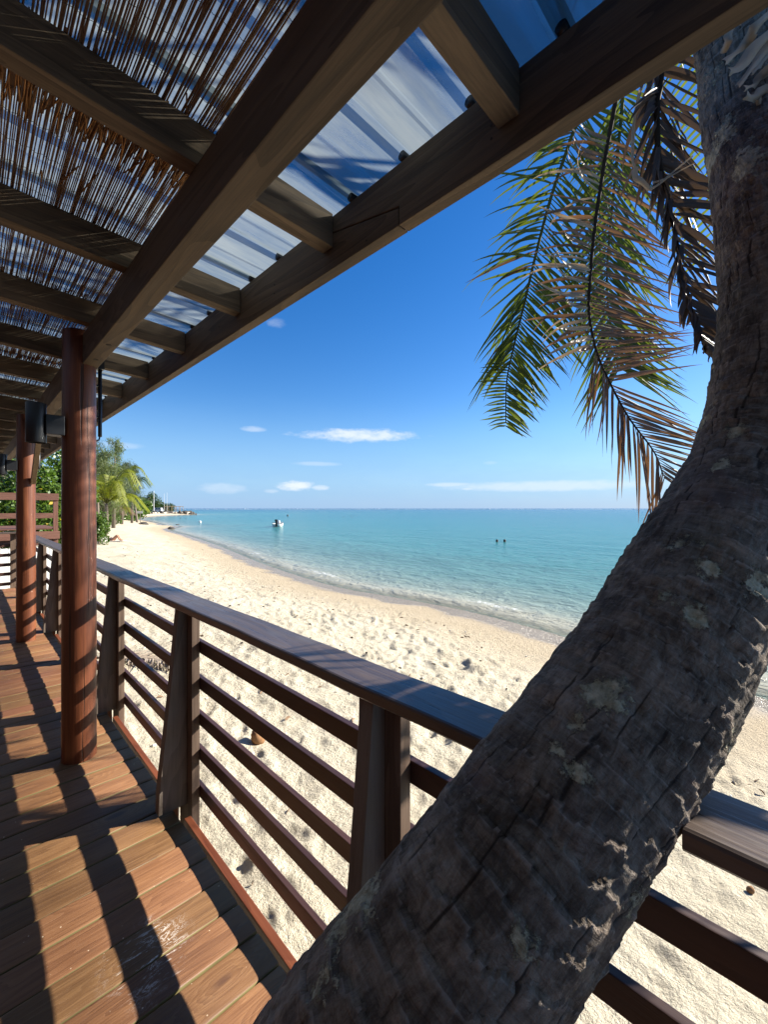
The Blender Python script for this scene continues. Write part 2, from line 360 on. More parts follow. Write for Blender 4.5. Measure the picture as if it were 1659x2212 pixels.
M['leafdead'] = leafmat('palm_leaf_dead', (0.075, 0.045, 0.030), (0.21, 0.135, 0.085), 0.28, 0.5, 5, 0.4, (1.3, 1.0, 0.6))
M['leafdark'] = leafmat('palm_leaf_dark', (0.035, 0.026, 0.022), (0.11, 0.080, 0.062), 0.15, 0.55, 5, 0.3, (1.2, 1.0, 0.7))
M['leafpale'] = leafmat('palm_leaf_pale', (0.20, 0.150, 0.105), (0.42, 0.35, 0.27), 0.25, 0.55, 8, 0.3, (1.2, 1.0, 0.7))
M['rachis'] = plain('palm_rachis', (0.030, 0.021, 0.015), 0.85, 0.1)
M['rachisgreen'] = plain('palm_rachis_green', (0.08, 0.085, 0.025), 0.8, 0.1)
M['fallen'] = leafmat('fallen_leaf', (0.22, 0.17, 0.12), (0.46, 0.39, 0.31), 0.1, 0.6, 8, 0.3, (1.2, 1.0, 0.7))

# ------------------------------------------------------------------ beach and sea
SEA_Z = -1.5
SHORE = np.array([(3.0, -60), (6.2, -25), (7.9, -8), (8.6, -2.5), (8.98, 0.6), (10.05, 4.44), (10.47, 7.4), (10.33, 10.1), (10.2, 13.7), (11.64, 21.8), (14.4, 33.4),
                  (17.3, 47.7), (20.1, 62.9), (25.3, 74.5), (24.2, 80), (26.7, 88), (30.5, 110), (34.8, 134.7), (46, 162), (58, 183), (70, 200), (80, 213), (83, 224), (74, 248), (30, 280), (-40, 300), (-400, 380)])
SH = spline(SHORE, 260)
def shore_dist(x, y):
    """signed distance to the waterline, positive on land"""
    x = np.asarray(x, float); y = np.asarray(y, float); shp = x.shape; x, y = x.ravel(), y.ravel()
    best = np.full(x.shape, 1e9); sgn = np.ones_like(x)
    for i in range(len(SH) - 1):
        a, b = SH[i], SH[i + 1]; ab = b - a; L2 = ab @ ab
        t = np.clip(((x - a[0]) * ab[0] + (y - a[1]) * ab[1]) / L2, 0, 1)
        dx, dy = x - a[0] - t * ab[0], y - a[1] - t * ab[1]; d2 = dx * dx + dy * dy
        s = np.where(ab[0] * dy - ab[1] * dx > 0, 1.0, -1.0); k = d2 < best
        best = np.where(k, d2, best); sgn = np.where(k, s, sgn)
    return (np.sqrt(best) * sgn).reshape(shp)
def land_z(s, x, y):
    up = np.interp(s, [-400, -60, -12, -4, 0, 1.2, 3, 6, 9, 14, 30, 80], [-6, -3.2, -1.0, -0.36, 0, 0.12, 0.30, 0.66, 0.88, 0.98, 1.15, 1.6])
    return SEA_Z + up
# raster of foot prints and lumps
RX0, RX1, RY0, RY1, RS = 0.4, 17.0, -7.0, 46.0, 0.025
nx, ny = int((RX1 - RX0) / RS), int((RY1 - RY0) / RS)
gx, gy = np.meshgrid(RX0 + np.arange(nx) * RS, RY0 + np.arange(ny) * RS, indexing='ij')
cx_, cy_ = np.meshgrid(np.arange(RX0, RX1 + 0.3, 0.25), np.arange(RY0, RY1 + 0.3, 0.25), indexing='ij')
sc_ = shore_dist(cx_, cy_)
def bil(A, x, y, x0, y0, st):
    u = np.clip((x - x0) / st, 0, A.shape[0] - 1.001); v = np.clip((y - y0) / st, 0, A.shape[1] - 1.001)
    i, j = u.astype(int), v.astype(int); fu, fv = u - i, v - j
    return A[i, j] * (1 - fu) * (1 - fv) + A[i + 1, j] * fu * (1 - fv) + A[i, j + 1] * (1 - fu) * fv + A[i + 1, j + 1] * fu * fv
sr = bil(sc_, gx, gy, RX0, RY0, 0.25)
dry = np.clip((sr - 1.7) / 1.6, 0, 1); dry = dry * dry * (3 - 2 * dry)
hm = dry * (0.030 * fbm(gx * 1.3, gy * 1.3, seed=3, oct=3) + 0.013 * fbm(gx * 5.5, gy * 5.5, seed=9, oct=3) + 0.006 * vnoise(gx * 13, gy * 13, seed=22)) + 0.003 * vnoise(gx * 9, gy * 9, seed=21)
for k in range(17000):
    if k % 5 < 3: x, y = rng.uniform(0.9, 10.5), rng.uniform(-3, 20)
    else: x, y = rng.uniform(0.9, 15), rng.uniform(-6, 45)
    s = bil(sc_, np.array([x]), np.array([y]), RX0, RY0, 0.25)[0]
    if s < 1.9 or (s < 3.4 and rng.random() < 0.8): continue
    near = s > 6.0
    if x < 4.2 and y < 2.2 and rng.random() < 0.85: continue
    L = rng.uniform(0.045, 0.15) if near else rng.uniform(0.05, 0.16); Wd = L * rng.uniform(0.42, 0.75); dep = rng.uniform(0.005, 0.019) * (0.8 if near else 1.1) * (L / 0.12)
    a = rng.normal(0, 0.7) + (0.1 if rng.random() < 0.75 else 1.6); rr_ = L * 2.1
    i0, i1 = int((x - rr_ - RX0) / RS), int((x + rr_ - RX0) / RS) + 1; j0, j1 = int((y - rr_ - RY0) / RS), int((y + rr_ - RY0) / RS) + 1
    i0, j0 = max(i0, 0), max(j0, 0)
    X, Y = gx[i0:i1, j0:j1] - x, gy[i0:i1, j0:j1] - y
    u = (-X * math.sin(a) + Y * math.cos(a)) / L; v = (X * math.cos(a) + Y * math.sin(a)) / Wd; q = np.sqrt(u * u + v * v)
    hm[i0:i1, j0:j1] += dep * (-np.exp(-(q / 0.75) ** 4) + 0.55 * np.exp(-((q - 1.25) / 0.35) ** 2) * (1 + 0.6 * v))
# a dug heap of sand on the open beach
for k in range(26):
    a = rng.uniform(0, 6.28); rr_ = rng.uniform(0.15, 0.62); x, y = 5.75 + rr_ * math.cos(a), 4.35 + rr_ * 1.3 * math.sin(a); w = rng.uniform(0.08, 0.18)
    i0, i1, j0, j1 = int((x - 0.6 - RX0) / RS), int((x + 0.6 - RX0) / RS), int((y - 0.6 - RY0) / RS), int((y + 0.6 - RY0) / RS)
    hm[i0:i1, j0:j1] += (rng.uniform(0.02, 0.055) * (1 if rr_ > 0.3 else -0.7)) * np.exp(-((gx[i0:i1, j0:j1] - x) ** 2 + (gy[i0:i1, j0:j1] - y) ** 2) / w ** 2)
def ground_z(x, y):
    x, y = np.atleast_1d(np.asarray(x, float)), np.atleast_1d(np.asarray(y, float))
    s = shore_dist(x, y); z = land_z(s, x, y)
    inside = (x > RX0) & (x < RX1) & (y > RY0) & (y < RY1)
    z = z + np.where(inside, bil(hm, x, y, RX0, RY0, RS), 0.02 * vnoise(x * 0.7, y * 0.7, seed=5) * np.clip(s / 4, 0, 1))
    return z
def gz(p): return float(ground_z(p[0], p[1])[0])
NR, NA = 640, 960
rad = np.exp(np.linspace(math.log(0.7), math.log(560), NR)); ang = np.linspace(R(-75), R(130), NA)
rr, aa = np.meshgrid(rad, ang, indexing='ij'); GX, GY = rr * np.sin(aa), rr * np.cos(aa)
# coarse shore distance first, then refined by the exact function on the kept points
S = shore_dist(GX[::2, ::4], GY[::2, ::4])
ui = np.clip(np.arange(NR) / 2, 0, S.shape[0] - 1.001); vi = np.clip(np.arange(NA) / 4, 0, S.shape[1] - 1.001)
i_, j_ = ui.astype(int)[:, None], vi.astype(int)[None]; fu, fv = (ui % 1)[:, None], (vi % 1)[None]
S = S[i_, j_] * (1 - fu) * (1 - fv) + S[i_ + 1, j_] * fu * (1 - fv) + S[i_, j_ + 1] * (1 - fu) * fv + S[i_ + 1, j_ + 1] * fu * fv
inside = (GX > RX0) & (GX < RX1) & (GY > RY0) & (GY < RY1)
GZ = land_z(S, GX, GY) + np.where(inside, bil(hm, GX, GY, RX0, RY0, RS), 0.03 * vnoise(GX * 0.7, GY * 0.7, seed=5) * np.clip(S / 4, 0, 1))
m = Mat('sand'); sh = m.attr('shore')
nb = m.noise(m.pos(), 0.8, 5, 0.6); nf = m.noise(m.pos(), 170, 3, 0.7); nm_ = m.noise(m.pos(), 38, 4, 0.65)
c = m.ramp(m.math('ADD', m.math('MULTIPLY', nb, 0.5), m.math('MULTIPLY', nf, 0.5)), [(0.32, (0.45, 0.392, 0.28)), (0.68, (0.65, 0.59, 0.455))])
spk = m.n.new('ShaderNodeTexVoronoi'); spk.inputs['Scale'].default_value = 34; m.l.new(m.pos(), spk.inputs['Vector'])
c = m.mix(m.math('MULTIPLY', m.mr(spk.outputs['Distance'], 0.12, 0.05), m.mr(m.noise(m.pos(), 2.0, 3), 0.5, 0.66)), c, (0.16, 0.11, 0.07))
edge = m.math('ADD', sh, m.math('MULTIPLY', m.math('SUBTRACT', m.noise(m.pos(), 0.9, 3, 0.5), 0.5), 1.6))
damp = m.mr(edge, 4.4, 1.6); wet = m.math('MULTIPLY', m.mr(edge, 1.25, 0.55), m.mr(edge, -1.6, -0.2))
c = m.mix(m.math('MULTIPLY', damp, 0.75), c, (0.42, 0.335, 0.22)); c = m.mix(m.math('MULTIPLY', wet, 0.85), c, (0.27, 0.215, 0.15))
M['sand'] = m.set(c, m.mr(wet, 0, 1, 0.95, 0.22), m.mr(wet, 0, 1, 0.12, 0.5), m.math('ADD', m.math('MULTIPLY', nf, 0.40), m.math('ADD', nm_, m.math('MULTIPLY', m.noise(m.pos(), 13, 4, 0.6), 1.5))), 1.0, 0.030)
sand = link('beach_sand', npmesh('beach_sand', np.stack([GX, GY, GZ], -1).reshape(-1, 3), gridfaces(NR, NA)[:, ::-1], M['sand'], True, {'shore': S}))
tag(sand, kind='structure')

# sea: one sheet out to the horizon
NRw, NAw = 380, 420
rad = np.exp(np.linspace(math.log(3.5), math.log(14000), NRw)); ang = np.linspace(R(-75), R(150), NAw)
rr, aa = np.meshgrid(rad, ang, indexing='ij'); WX, WY = rr * np.sin(aa), rr * np.cos(aa)
SW = -shore_dist(np.clip(WX, -600, 900), np.clip(WY, -300, 900)); SW = np.where(rr > 800, rr * 0.9, SW)
swash = 0.028 * np.exp(-((SW - 1.2 - 0.5 * vnoise(WX * 0.35, WY * 0.35, seed=4)) / 0.30) ** 2) * np.clip(0.6 + vnoise(WX * 0.22, WY * 0.22, seed=8), 0, 1.4)
WZ = SEA_Z + np.where(rr < 60, 0.012 * fbm(WX * 1.6, WY * 1.1, seed=11, oct=3) * np.clip(SW / 2, 0, 1) + swash, 0)
m = Mat('sea_water'); dpt = m.attr('offshore')
dn = m.math('ADD', dpt, m.math('MULTIPLY', m.math('SUBTRACT', m.noise(m.map((0.10, 0.05, 1)), 1, 4, 0.6), 0.5), m.math('MINIMUM', m.math('MULTIPLY', dpt, 0.9), 40.0)))
lg = m.math('LOGARITHM', m.math('MAXIMUM', dn, 0.1), 10.0)     # 0.1 m .. 10 km -> -1 .. 4
f = m.mr(lg, -1.0, 4.0, 0, 1, False)
c = m.ramp(f, [(0.20, (0.35, 0.335, 0.25)), (0.27, (0.22, 0.275, 0.225)), (0.34, (0.115, 0.215, 0.190)), (0.42, (0.060, 0.205, 0.198)), (0.52, (0.022, 0.172, 0.188)), (0.62, (0.005, 0.130, 0.166)), (0.80, (0.001, 0.074, 0.138)), (0.845, (0.001, 0.064, 0.132)), (0.855, (0.004, 0.03, 0.11))])
pat = m.math('MULTIPLY', m.mr(m.noise(m.map((0.55, 0.20, 1)), 1, 5, 0.65, 0.6), 0.50, 0.64), m.math('MULTIPLY', m.mr(dpt, 2.6, 4.2), m.mr(dpt, 18, 6)))
c = m.mix(m.math('MULTIPLY', pat, 0.50), c, (0.040, 0.100, 0.090))
wv1 = m.noise(m.map((1.0, 0.62, 1), (0, 0, 0.3)), 2.2, 4, 0.55, 0.5); wv2 = m.noise(m.map((1.0, 0.55, 1), (0, 0, -0.3)), 9.0, 4, 0.6, 0.5); wv3 = m.noise(m.map((1, 0.5, 1)), 0.35, 3, 0.5)
hgt = m.math('ADD', m.math('MULTIPLY', wv3, 1.0), m.math('ADD', m.math('MULTIPLY', wv1, 0.55), m.math('MULTIPLY', wv2, 0.16)))
M['sea'] = m.set(c, 0.16, 0.15, hgt, 1.0, 0.30)
m.b.inputs['IOR'].default_value = 1.33
tr = m.n.new('ShaderNodeBsdfTransparent'); tr.inputs['Color'].default_value = (0.66, 0.86, 0.87, 1)
ms = m.n.new('ShaderNodeMixShader'); m.l.new(m.mr(dpt, 0.0, 0.9, 0.45, 1.0), ms.inputs[0]); m.l.new(tr.outputs[0], ms.inputs[1]); m.l.new(m.b.outputs[0], ms.inputs[2])
# lace of foam where the small waves break
fm = m.math('MULTIPLY', m.mr(m.math('ABSOLUTE', m.math('SUBTRACT', dpt, m.math('ADD', 1.15, m.math('MULTIPLY', m.math('SUBTRACT', m.noise(m.pos(), 0.35, 2), 0.5), 1.6)))), 0.28, 0.02),
            m.math('MULTIPLY', m.mr(m.noise(m.pos(), 7, 6, 0.75), 0.48, 0.60), m.mr(m.noise(m.pos(), 0.28, 2), 0.60, 0.68)))
df = m.n.new('ShaderNodeBsdfDiffuse'); df.inputs['Color'].default_value = (0.80, 0.82, 0.80, 1)
ms2 = m.n.new('ShaderNodeMixShader'); m.l.new(fm, ms2.inputs[0]); m.l.new(ms.outputs[0], ms2.inputs[1]); m.l.new(df.outputs[0], ms2.inputs[2]); m.surface(ms2.outputs[0])
keep = gridfaces(NRw, NAw)[:, ::-1]
sea = link('sea', npmesh('sea', np.stack([WX, WY, WZ], -1).reshape(-1, 3), keep, M['sea'], True, {'offshore': SW})); tag(sea, kind='structure')
# surf on the far reef: one long broken ridge of foam
mb = MB(); rr_ = random.Random(3)
for a_ in np.arange(-8, 95, 0.12):
    if rr_.random() < 0.12: continue
    D_ = 1500 + 60 * math.sin(a_ * 0.5) + rr_.uniform(-20, 20); w_ = D_ * R(rr_.uniform(0.06, 0.2)); hgt_ = rr_.uniform(0.2, 1.2 if rr_.random() < 0.15 else 0.6)
    p = Vector((D_ * math.sin(R(a_)), D_ * math.cos(R(a_)), SEA_Z + hgt_ * 0.3))
    mb.blob(p, (w_ / 2, 6, hgt_), int(a_ * 100), 7, 4, 0.3)
tag(mb.build('reef_surf', plain('foam', (0.8, 0.82, 0.82), 0.9, 0.1), None, True), 'white line of surf breaking on the far reef', 'surf', kind='stuff')

# ------------------------------------------------------------------ veranda deck
DECK_X = 0.741
deck = empty('veranda_deck', (-0.7, 4.5, 0), 'brown timber veranda deck of cross boards above the beach', 'deck')
PITCH, BW = 0.150, 0.1455
prof = [(-BW/2, -0.028), (-BW/2, -0.0055), (-BW/2 + 0.0012, -0.0026), (-BW/2 + 0.0045, -0.0008), (-BW/2 + 0.014, 0.0002), (-BW/4, 0.0008), (0, 0.0010),
        (BW/4, 0.0008), (BW/2 - 0.014, 0.0002), (BW/2 - 0.0045, -0.0008), (BW/2 - 0.0012, -0.0026), (BW/2, -0.0055), (BW/2, -0.028)]
def board_mesh(x0, x1, name):
    mb = MB(); n = len(prof); xs = np.linspace(x0, x1, 7)
    vs = [(x, p[0], p[1]) for x in xs for p in prof]; mb.v = vs
    for i in range(len(xs) - 1):
        for k in range(n):
            k2 = (k + 1) % n; mb.f.append((i*n + k, i*n + k2, (i+1)*n + k2, (i+1)*n + k)); mb.m.append(1 if k in (0, 1, n - 2, n - 3, n - 1) else 0)
    mb.f.append(tuple(range(n))); mb.m.append(1); mb.f.append(tuple((len(xs)-1)*n + k for k in reversed(range(n)))); mb.m.append(1)
    return mb.mesh(name, [M['deck'], M['deckedge']], True)
def fixn(me):
    bm = bmesh.new(); bm.from_mesh(me); bmesh.ops.recalc_face_normals(bm, faces=bm.faces); bm.to_mesh(me); bm.free(); return me
bme = [fixn(board_mesh(-2.2, DECK_X + e, 'deck_board')) for e in (0.0, 0.004, -0.003)]
bl, br = fixn(board_mesh(-2.2, -0.30, 'deck_board')), fixn(board_mesh(0.30, DECK_X, 'deck_board'))
rb = random.Random(5)
k0, k1 = -12, 62
for k in range(k0, k1):
    yc = 1.404 + PITCH * (k + 0.5); z = -0.003 + rb.uniform(-0.0016, 0.0016); rot = (R(rb.uniform(-0.9, 0.9)), 0, 0)
    if 0.32 < yc < 1.02:
        link('deck_board', bl, deck, (0, yc, z), rot); link('deck_board', br, deck, (0, yc, z), rot)
    else: link('deck_board', rb.choice(bme), deck, (0, yc, z), rot)
DECK_END = 1.404 + PITCH * k1
posts_y = [0.818 + 1.43 * i for i in range(-2, 7)]
# rim kerb in lengths between the posts, joists below
ys = [-1.9] + [y for y in posts_y] + [DECK_END]
for a, b in zip(ys[:-1], ys[1:]):
    MB().box(0.765, 0.797, a + (0.10 if a in posts_y else 0), b - (0.062 if b in posts_y else 0), -0.16, -0.020).build('kerb', M['kerb'], deck, bevel=0.003)
for x in (-2.0, -1.2, -0.4, 0.62): MB().box(x, x + 0.05, -0.35, DECK_END - 0.02, -0.17, -0.0335).build('joist', M['beam'], deck)
for x in (-1.95, 0.645):
    for y in np.arange(0.2, DECK_END, 2.4):
        MB().box(x - 0.045, x + 0.045, y, y + 0.09, gz((x, y)) - 0.2, -0.172).build('stump', M['post'], deck)

# ------------------------------------------------------------------ railing
railing = empty('veranda_railing', (0.8, 3.5, 0), 'dark brown timber railing with tapered posts along the sea edge of the deck', 'railing')
HT, HB, HX0, HX1 = CAMZ - 0.447, CAMZ - 0.482, 0.713, 0.853
def handrail(y0, y1, nm='handrail'):
    mb = MB(); n = max(2, int((y1 - y0) / 0.12)); yy = np.linspace(y0, y1, n + 1); r_ = 0.007
    pr = [(HX0, HB + r_), (HX0, HT - r_), (HX0 + 0.002, HT - 0.002), (HX0 + r_, HT), (HX1 - r_, HT), (HX1 - 0.002, HT - 0.002), (HX1, HT - r_), (HX1, HB + r_), (HX1 - r_, HB), (HX0 + r_, HB)]
    for y in yy:
        e = 0.0015 * math.sin(y * 5.1) + 0.001 * math.sin(y * 13)
        for q in pr: mb.v.append((q[0] + e, y, q[1] + 0.4 * e))
    k = len(pr)
    for i in range(n):
        for j in range(k): mb.f.append((i*k + j, (i+1)*k + j, (i+1)*k + (j+1) % k, i*k + (j+1) % k)); mb.m.append(0)
    mb.f.append(tuple(range(k))); mb.f.append(tuple(n*k + j for j in reversed(range(k)))); mb.m += [0, 0]
    me = fixn(mb.mesh(nm, M['handrail'])); return link(nm, me, railing)
handrail(-2.2, 0.136); handrail(0.40, 2.129); handrail(2.132, 6.4); handrail(6.403, DECK_END + 0.02)
RT = [0.669, 0.853, 1.034, 1.21, 1.397]
for t in RT:
    for a, b in ((-2.2, 3.70), (3.703, 7.95), (7.953, DECK_END + 0.02)):
        MB().box(0.8455, 0.8665, a, b, CAMZ - t - 0.062, CAMZ - t).build('rail', M['rail'], railing, bevel=0.0025)
pm = MB()
f0, f1 = 0.0, 0.052
pm.v = [(0.763, f0, HB - 0.001), (0.8035, f0, HB - 0.001), (0.8035, f0, 0.004), (0.667, f0, 0.004), (0.672, f0, 0.12), (0.72, f0, 0.55)]
pm.v += [(x, f1, z) for x, y, z in pm.v]
pm.f = [(0, 1, 2, 3, 4, 5), (11, 10, 9, 8, 7, 6)] + [(i, (i+1) % 6 + 6 * 0, (i+1) % 6 + 6, i + 6) for i in range(6)]; pm.m = [0] * len(pm.f)
fin_me = fixn(pm.mesh('fin', M['post'], False, 0.0025))
out_me = MB().box(0.8045, 0.8435, -0.056, 0.108, -0.30, HB - 0.001).mesh('post_board', M['postin'], False, 0.0025)
for y in posts_y:
    p = link('post', fin_me, railing, (0, y, 0)); link('post_board', out_me, p, (0, y, 0))
endr = empty('veranda_end_railing', (-0.6, DECK_END, 0), 'dark rail fence closing the far end of the deck before white panels', 'railing')
MB().box(-2.2, 0.71, DECK_END - 0.05, DECK_END + 0.07, HB + 0.001, HT + 0.001).build('handrail', M['handrail'], endr, bevel=0.005)
for t in RT: MB().box(-2.2, 0.80, DECK_END + 0.045, DECK_END + 0.066, CAMZ - t - 0.062, CAMZ - t).build('rail', M['railx'], endr, bevel=0.002)
for x in (-2.1, -0.75, 0.60): MB().box(x, x + 0.1, DECK_END + 0.005, DECK_END + 0.044, -0.25, HB).build('post', M['postin'], endr, bevel=0.003)

# ------------------------------------------------------------------ columns, lamps, pipes
def column(y, label):
    H = CAMZ + 1.06; nz, na = 60, 40; zz = np.linspace(-0.75, H, nz); th = np.linspace(0, 2 * math.pi, na, endpoint=False)
    Z, T = np.meshgrid(zz, th, indexing='ij')
    r_ = 0.0895 - 0.004 * (Z / H) + 0.0018 * vnoise(np.cos(T) * 2 + 7 * y, np.sin(T) * 2, Z * 1.3) + 0.0012 * vnoise(np.cos(T) * 1.2, np.sin(T) * 1.2 + y, Z * 4)
    V = np.stack([0.492 + r_ * np.cos(T), y + r_ * np.sin(T), Z], -1).reshape(-1, 3)
    me = npmesh('shaft', V, gridfaces(nz, na, True), M['column'])
    root = empty('timber_column', (0.492, y, 0), label, 'column', 'round columns carrying the veranda roof')
    link('shaft', me, root)
    MB().tube([(0.492, y, H), (0.492, y, H + 0.004)], [0.084, 0.07], 24).build('top_cap', M['beam'], root)
    return root
column(3.149, 'red brown round column without a brace, standing nearer the leaning palm trunk')
column(6.35, 'red brown round column with a pale diagonal brace, near the far end of the deck')
def lamp(x, y, label):
    z = CAMZ + 0.485; root = empty('wall_lamp', (x, y, z), label, 'lamp', 'black cylinder lamps on the columns')
    t = MB().tube([(x, y, z - 0.112), (x, y, z - 0.112 + 0.004), (x, y, z + 0.108), (x, y, z + 0.112)], [0.046, 0.048, 0.048, 0.046], 28, False).build('lamp_body', M['black'], root, True)
    MB().tube([(x, y, z - 0.100), (x, y, z - 0.096)], 0.0465, 28).build('lens', M['lampglass'], root)
    MB().tube([(x, y, z + 0.100), (x, y, z + 0.104)], 0.0465, 28).build('lens', M['lampglass'], root)
    MB().box(x + 0.040, 0.412, y - 0.045, y + 0.045, z - 0.062, z + 0.05).build('mount', M['black'], root, bevel=0.003)
lamp(0.285, 3.12, 'black cylinder lamp on the column that stands nearer the leaning palm trunk')
lamp(0.280, 6.33, 'black cylinder lamp mounted on the column near the far end of the deck')
def pipe(x, y, label, top=0.90, bot=0.46):
    root = empty('downpipe', (x, y, CAMZ + bot), label, 'pipe', 'black pipes beside the columns')
    pts = [(x, y, CAMZ + top), (x, y, CAMZ + bot + 0.02), (x, y, CAMZ + bot)]
    MB().tube(pts, 0.0115, 12).build('pipe', M['black'], root, True)
    MB().tube([(x, y, CAMZ + bot + 0.004), (x - 0.006, y, CAMZ + bot - 0.022), (x - 0.03, y, CAMZ + bot - 0.036), (x - 0.05, y, CAMZ + bot - 0.03)], 0.0045, 8).build('cable', M['black'], root, True)
    MB().box(x - 0.035, x + 0.02, y - 0.03, y + 0.03, CAMZ + top - 0.01, CAMZ + top + 0.07).build('bracket', M['black'], root, bevel=0.003)
    for zz in (0.78, 0.58): MB().box(x - 0.055, x + 0.013, y - 0.006, y + 0.006, CAMZ + zz, CAMZ + zz + 0.012).build('clip', M['black'], root)
pipe(0.618, 3.25, 'thin black pipe clipped to the column in front of the open sky')
pipe(0.618, 6.45, 'thin black pipe clipped to the far column in front of green leaves')

# ------------------------------------------------------------------ roof
roof = empty('veranda_roof', (0.5, 4.5, CAMZ + 0.86), 'flat lean-to roof of dark beams and rafters with clear ribbed sheets', 'roof')
SL = -0.060; RB0 = CAMZ + 1.033
def zb(x): return RB0 + SL * (x - 0.495)
RD, RWD = 0.128, 0.062
YN, YF = -1.6, 11.6
beamH0, beamH1 = CAMZ + 0.858, CAMZ + 1.031
for a, b in ((YN, 3.12), (3.123, 6.34), (6.343, YF)):
    bo = MB().box(0.495, 0.579, a, b, beamH0, beamH1).build('beam', M['beam'], roof, bevel=0.004)
for y in (2.62, 2.93): MB().tube([(0.537, y, beamH0 - 0.0015), (0.537, y, beamH0 + 0.01)], 0.013, 16).build('bolt_hole', M['hole'], roof)  # dark discs, their colour standing for the shade inside open bolt holes
MB().bar((-2.1, YN, zb(-2.1) - 0.09), (-2.1, YF, zb(-2.1) - 0.09), 0.08, 0.17).build('beam', M['beam'], roof)
raf = [0.537 + 0.775 * k for k in range(-2, 15)]
for y in raf:
    x0, x1 = -2.3, 1.0085; mb = MB(); y0, y1 = y - 0.0, y + RWD
    vs = [(x, yy, zb(x) + q) for x in (x0, x1) for yy in (y0, y1) for q in (0.0, RD)]
    mb.add(vs, [(0, 1, 3, 2), (4, 6, 7, 5), (0, 4, 5, 1), (2, 3, 7, 6), (0, 2, 6, 4), (1, 5, 7, 3)])
    mb.build('rafter', M['rafter'], roof, bevel=0.003)
# fascia in two lengths with a scarf joint
FB, FM, FT = CAMZ + 0.922, CAMZ + 1.095, CAMZ + 1.128
def plate(poly, x0, x1, nm, mat, bev=0.003):
    n = len(poly); mb = MB(); mb.v = [(x0, y, z) for y, z in poly] + [(x1, y, z) for y, z in poly]
    mb.f = [tuple(range(n)), tuple(reversed(range(n, 2 * n)))] + [(i, i + n, (i + 1) % n + n, (i + 1) % n) for i in range(n)]; mb.m = [0] * len(mb.f)
    me = mb.mesh(nm, mat, False, bev); return link(nm, me, roof)
JY = 0.965
plate([(YN - .3, FB), (JY - .002, FB), (JY - .002, FB + .062), (1.335, FM - .03), (1.335, FM), (YN - .3, FM)], 1.010, 1.058, 'fascia', M['beam'])
plate([(JY + .002, FB), (YF, FB), (YF, FM), (1.339, FM), (1.339, FM - .033), (JY + .002, FB + .057)], 1.010, 1.058, 'fascia', M['beam'])
plate([(YN - .3, FM + .001), (YF, FM + .001), (YF, FT), (YN - .3, FT)], 1.014, 1.060, 'fascia_cap', M['beam'])
for (y, z) in ((0.62, .07), (0.62, .105), (1.75, .06), (1.75, .1), (1.12, .02), (2.35, .09)):
    MB().tube([(1.0085, y, FB + z), (1.012, y, FB + z)], 0.0035, 8).build('nail', M['hole'], roof)
# ribbed sheets: ribs run down the slope (along X)
RIB = 0.260
def sheet_profile(w, nrib):
    pts = []
    for i in range(nrib):
        b = i * RIB
        pts += [(b, 0), (b + .018, .018), (b + .040, .018), (b + .058, 0), (b + .150, 0), (b + .158, .004), (b + .170, .004), (b + .178, 0)]
    pts.append((nrib * RIB + 0.0, 0)); pts.append((nrib * RIB + .018, .018)); pts.append((nrib * RIB + .040, .018)); pts.append((nrib * RIB + .050, .009))
    return pts
SX0, SX1 = -2.35, 1.10
pr = sheet_profile(0, 3); mb = MB(); nn_ = len(pr)
for x in np.linspace(SX0, SX1, 12):
    for (a, b) in pr: mb.v.append((x, a, zb(x) + RD + .012 + b))
for i in range(11):
    for j in range(nn_ - 1): mb.f.append((i*nn_ + j, (i+1)*nn_ + j, (i+1)*nn_ + j + 1, i*nn_ + j + 1)); mb.m.append(0)
sheet_me = mb.mesh('roof_sheet', M['sheet'])
y = 0.433 - .029 - 3 * RIB * 3; i = 0
while y < YF:
    link('roof_sheet', sheet_me, roof, (0, y, 0.0015 * (i % 2))); y += 3 * RIB; i += 1
y = 0.433 - .029 - 8 * RIB
cl = MB().tube([(1.012, .029, 0), (1.062, .029, 0)], 0.015, 14).mesh('rib_closure', M['black'], True)
while y < 6:
    link('rib_closure', cl, roof, (0, y, zb(1.03) + RD + .012 + .004)); y += RIB

# ------------------------------------------------------------------ reed screen under the sheets
screen = empty('reed_screen', (0.1, 4, zb(0.1) + RD), 'brown reed screen tied with wire, laid over the rafters under the clear roof', 'screen')
def rz(x): return zb(x) + RD + 0.0055
rs = random.Random(11)
def reed_pts(x, y0, y1, lift, wob):
    n = max(4, int((y1 - y0) / 0.22)); ph, ph2 = rs.uniform(0, 9), rs.uniform(0, 9); out = []
    kink = rs.uniform(y0, y1); kk = rs.choice([0, 0, 0, 1]) * rs.uniform(-0.03, 0.03)
    for i in range(n + 1):
        y = y0 + (y1 - y0) * i / n; q = x + wob * (math.sin(y * 2.1 + ph) + 0.6 * math.sin(y * 5.3 + ph2)) + kk * max(0, y - kink) * 0.6
        out.append((q, y, rz(q) + lift + 0.002 * math.sin(y * 3 + ph2)))
    return out
panels = [(-1.6, 0.75, 0.000), (0.66, 1.60, 0.0), (1.42, 3.02, 0.0015), (2.93, 4.25, 0.0), (4.10, 5.6, 0.0015), (5.45, 7.0, 0.0), (6.85, 8.5, 0.0015), (8.35, 10.1, 0.0)]
panels = [(-1.6, 1.60, 0.0), (1.40, 3.02, 0.002), (2.90, 4.40, 0.0), (4.25, 5.9, 0.002), (5.75, 7.5, 0.0), (7.35, 9.3, 0.002), (9.2, 11.4, 0.0)]
cand = []
for pi, (a, b, lf) in enumerate(panels):
    x = -0.12
    while x < 0.60:
        cand.append((pi, x, a + rs.uniform(-0.10, 0.08), b + rs.uniform(-0.08, 0.10), lf, rs.uniform(0.0016, 0.0024)))
        x += rs.uniform(0.0036, 0.0053) if pi < 3 else rs.uniform(0.0042, 0.0062)
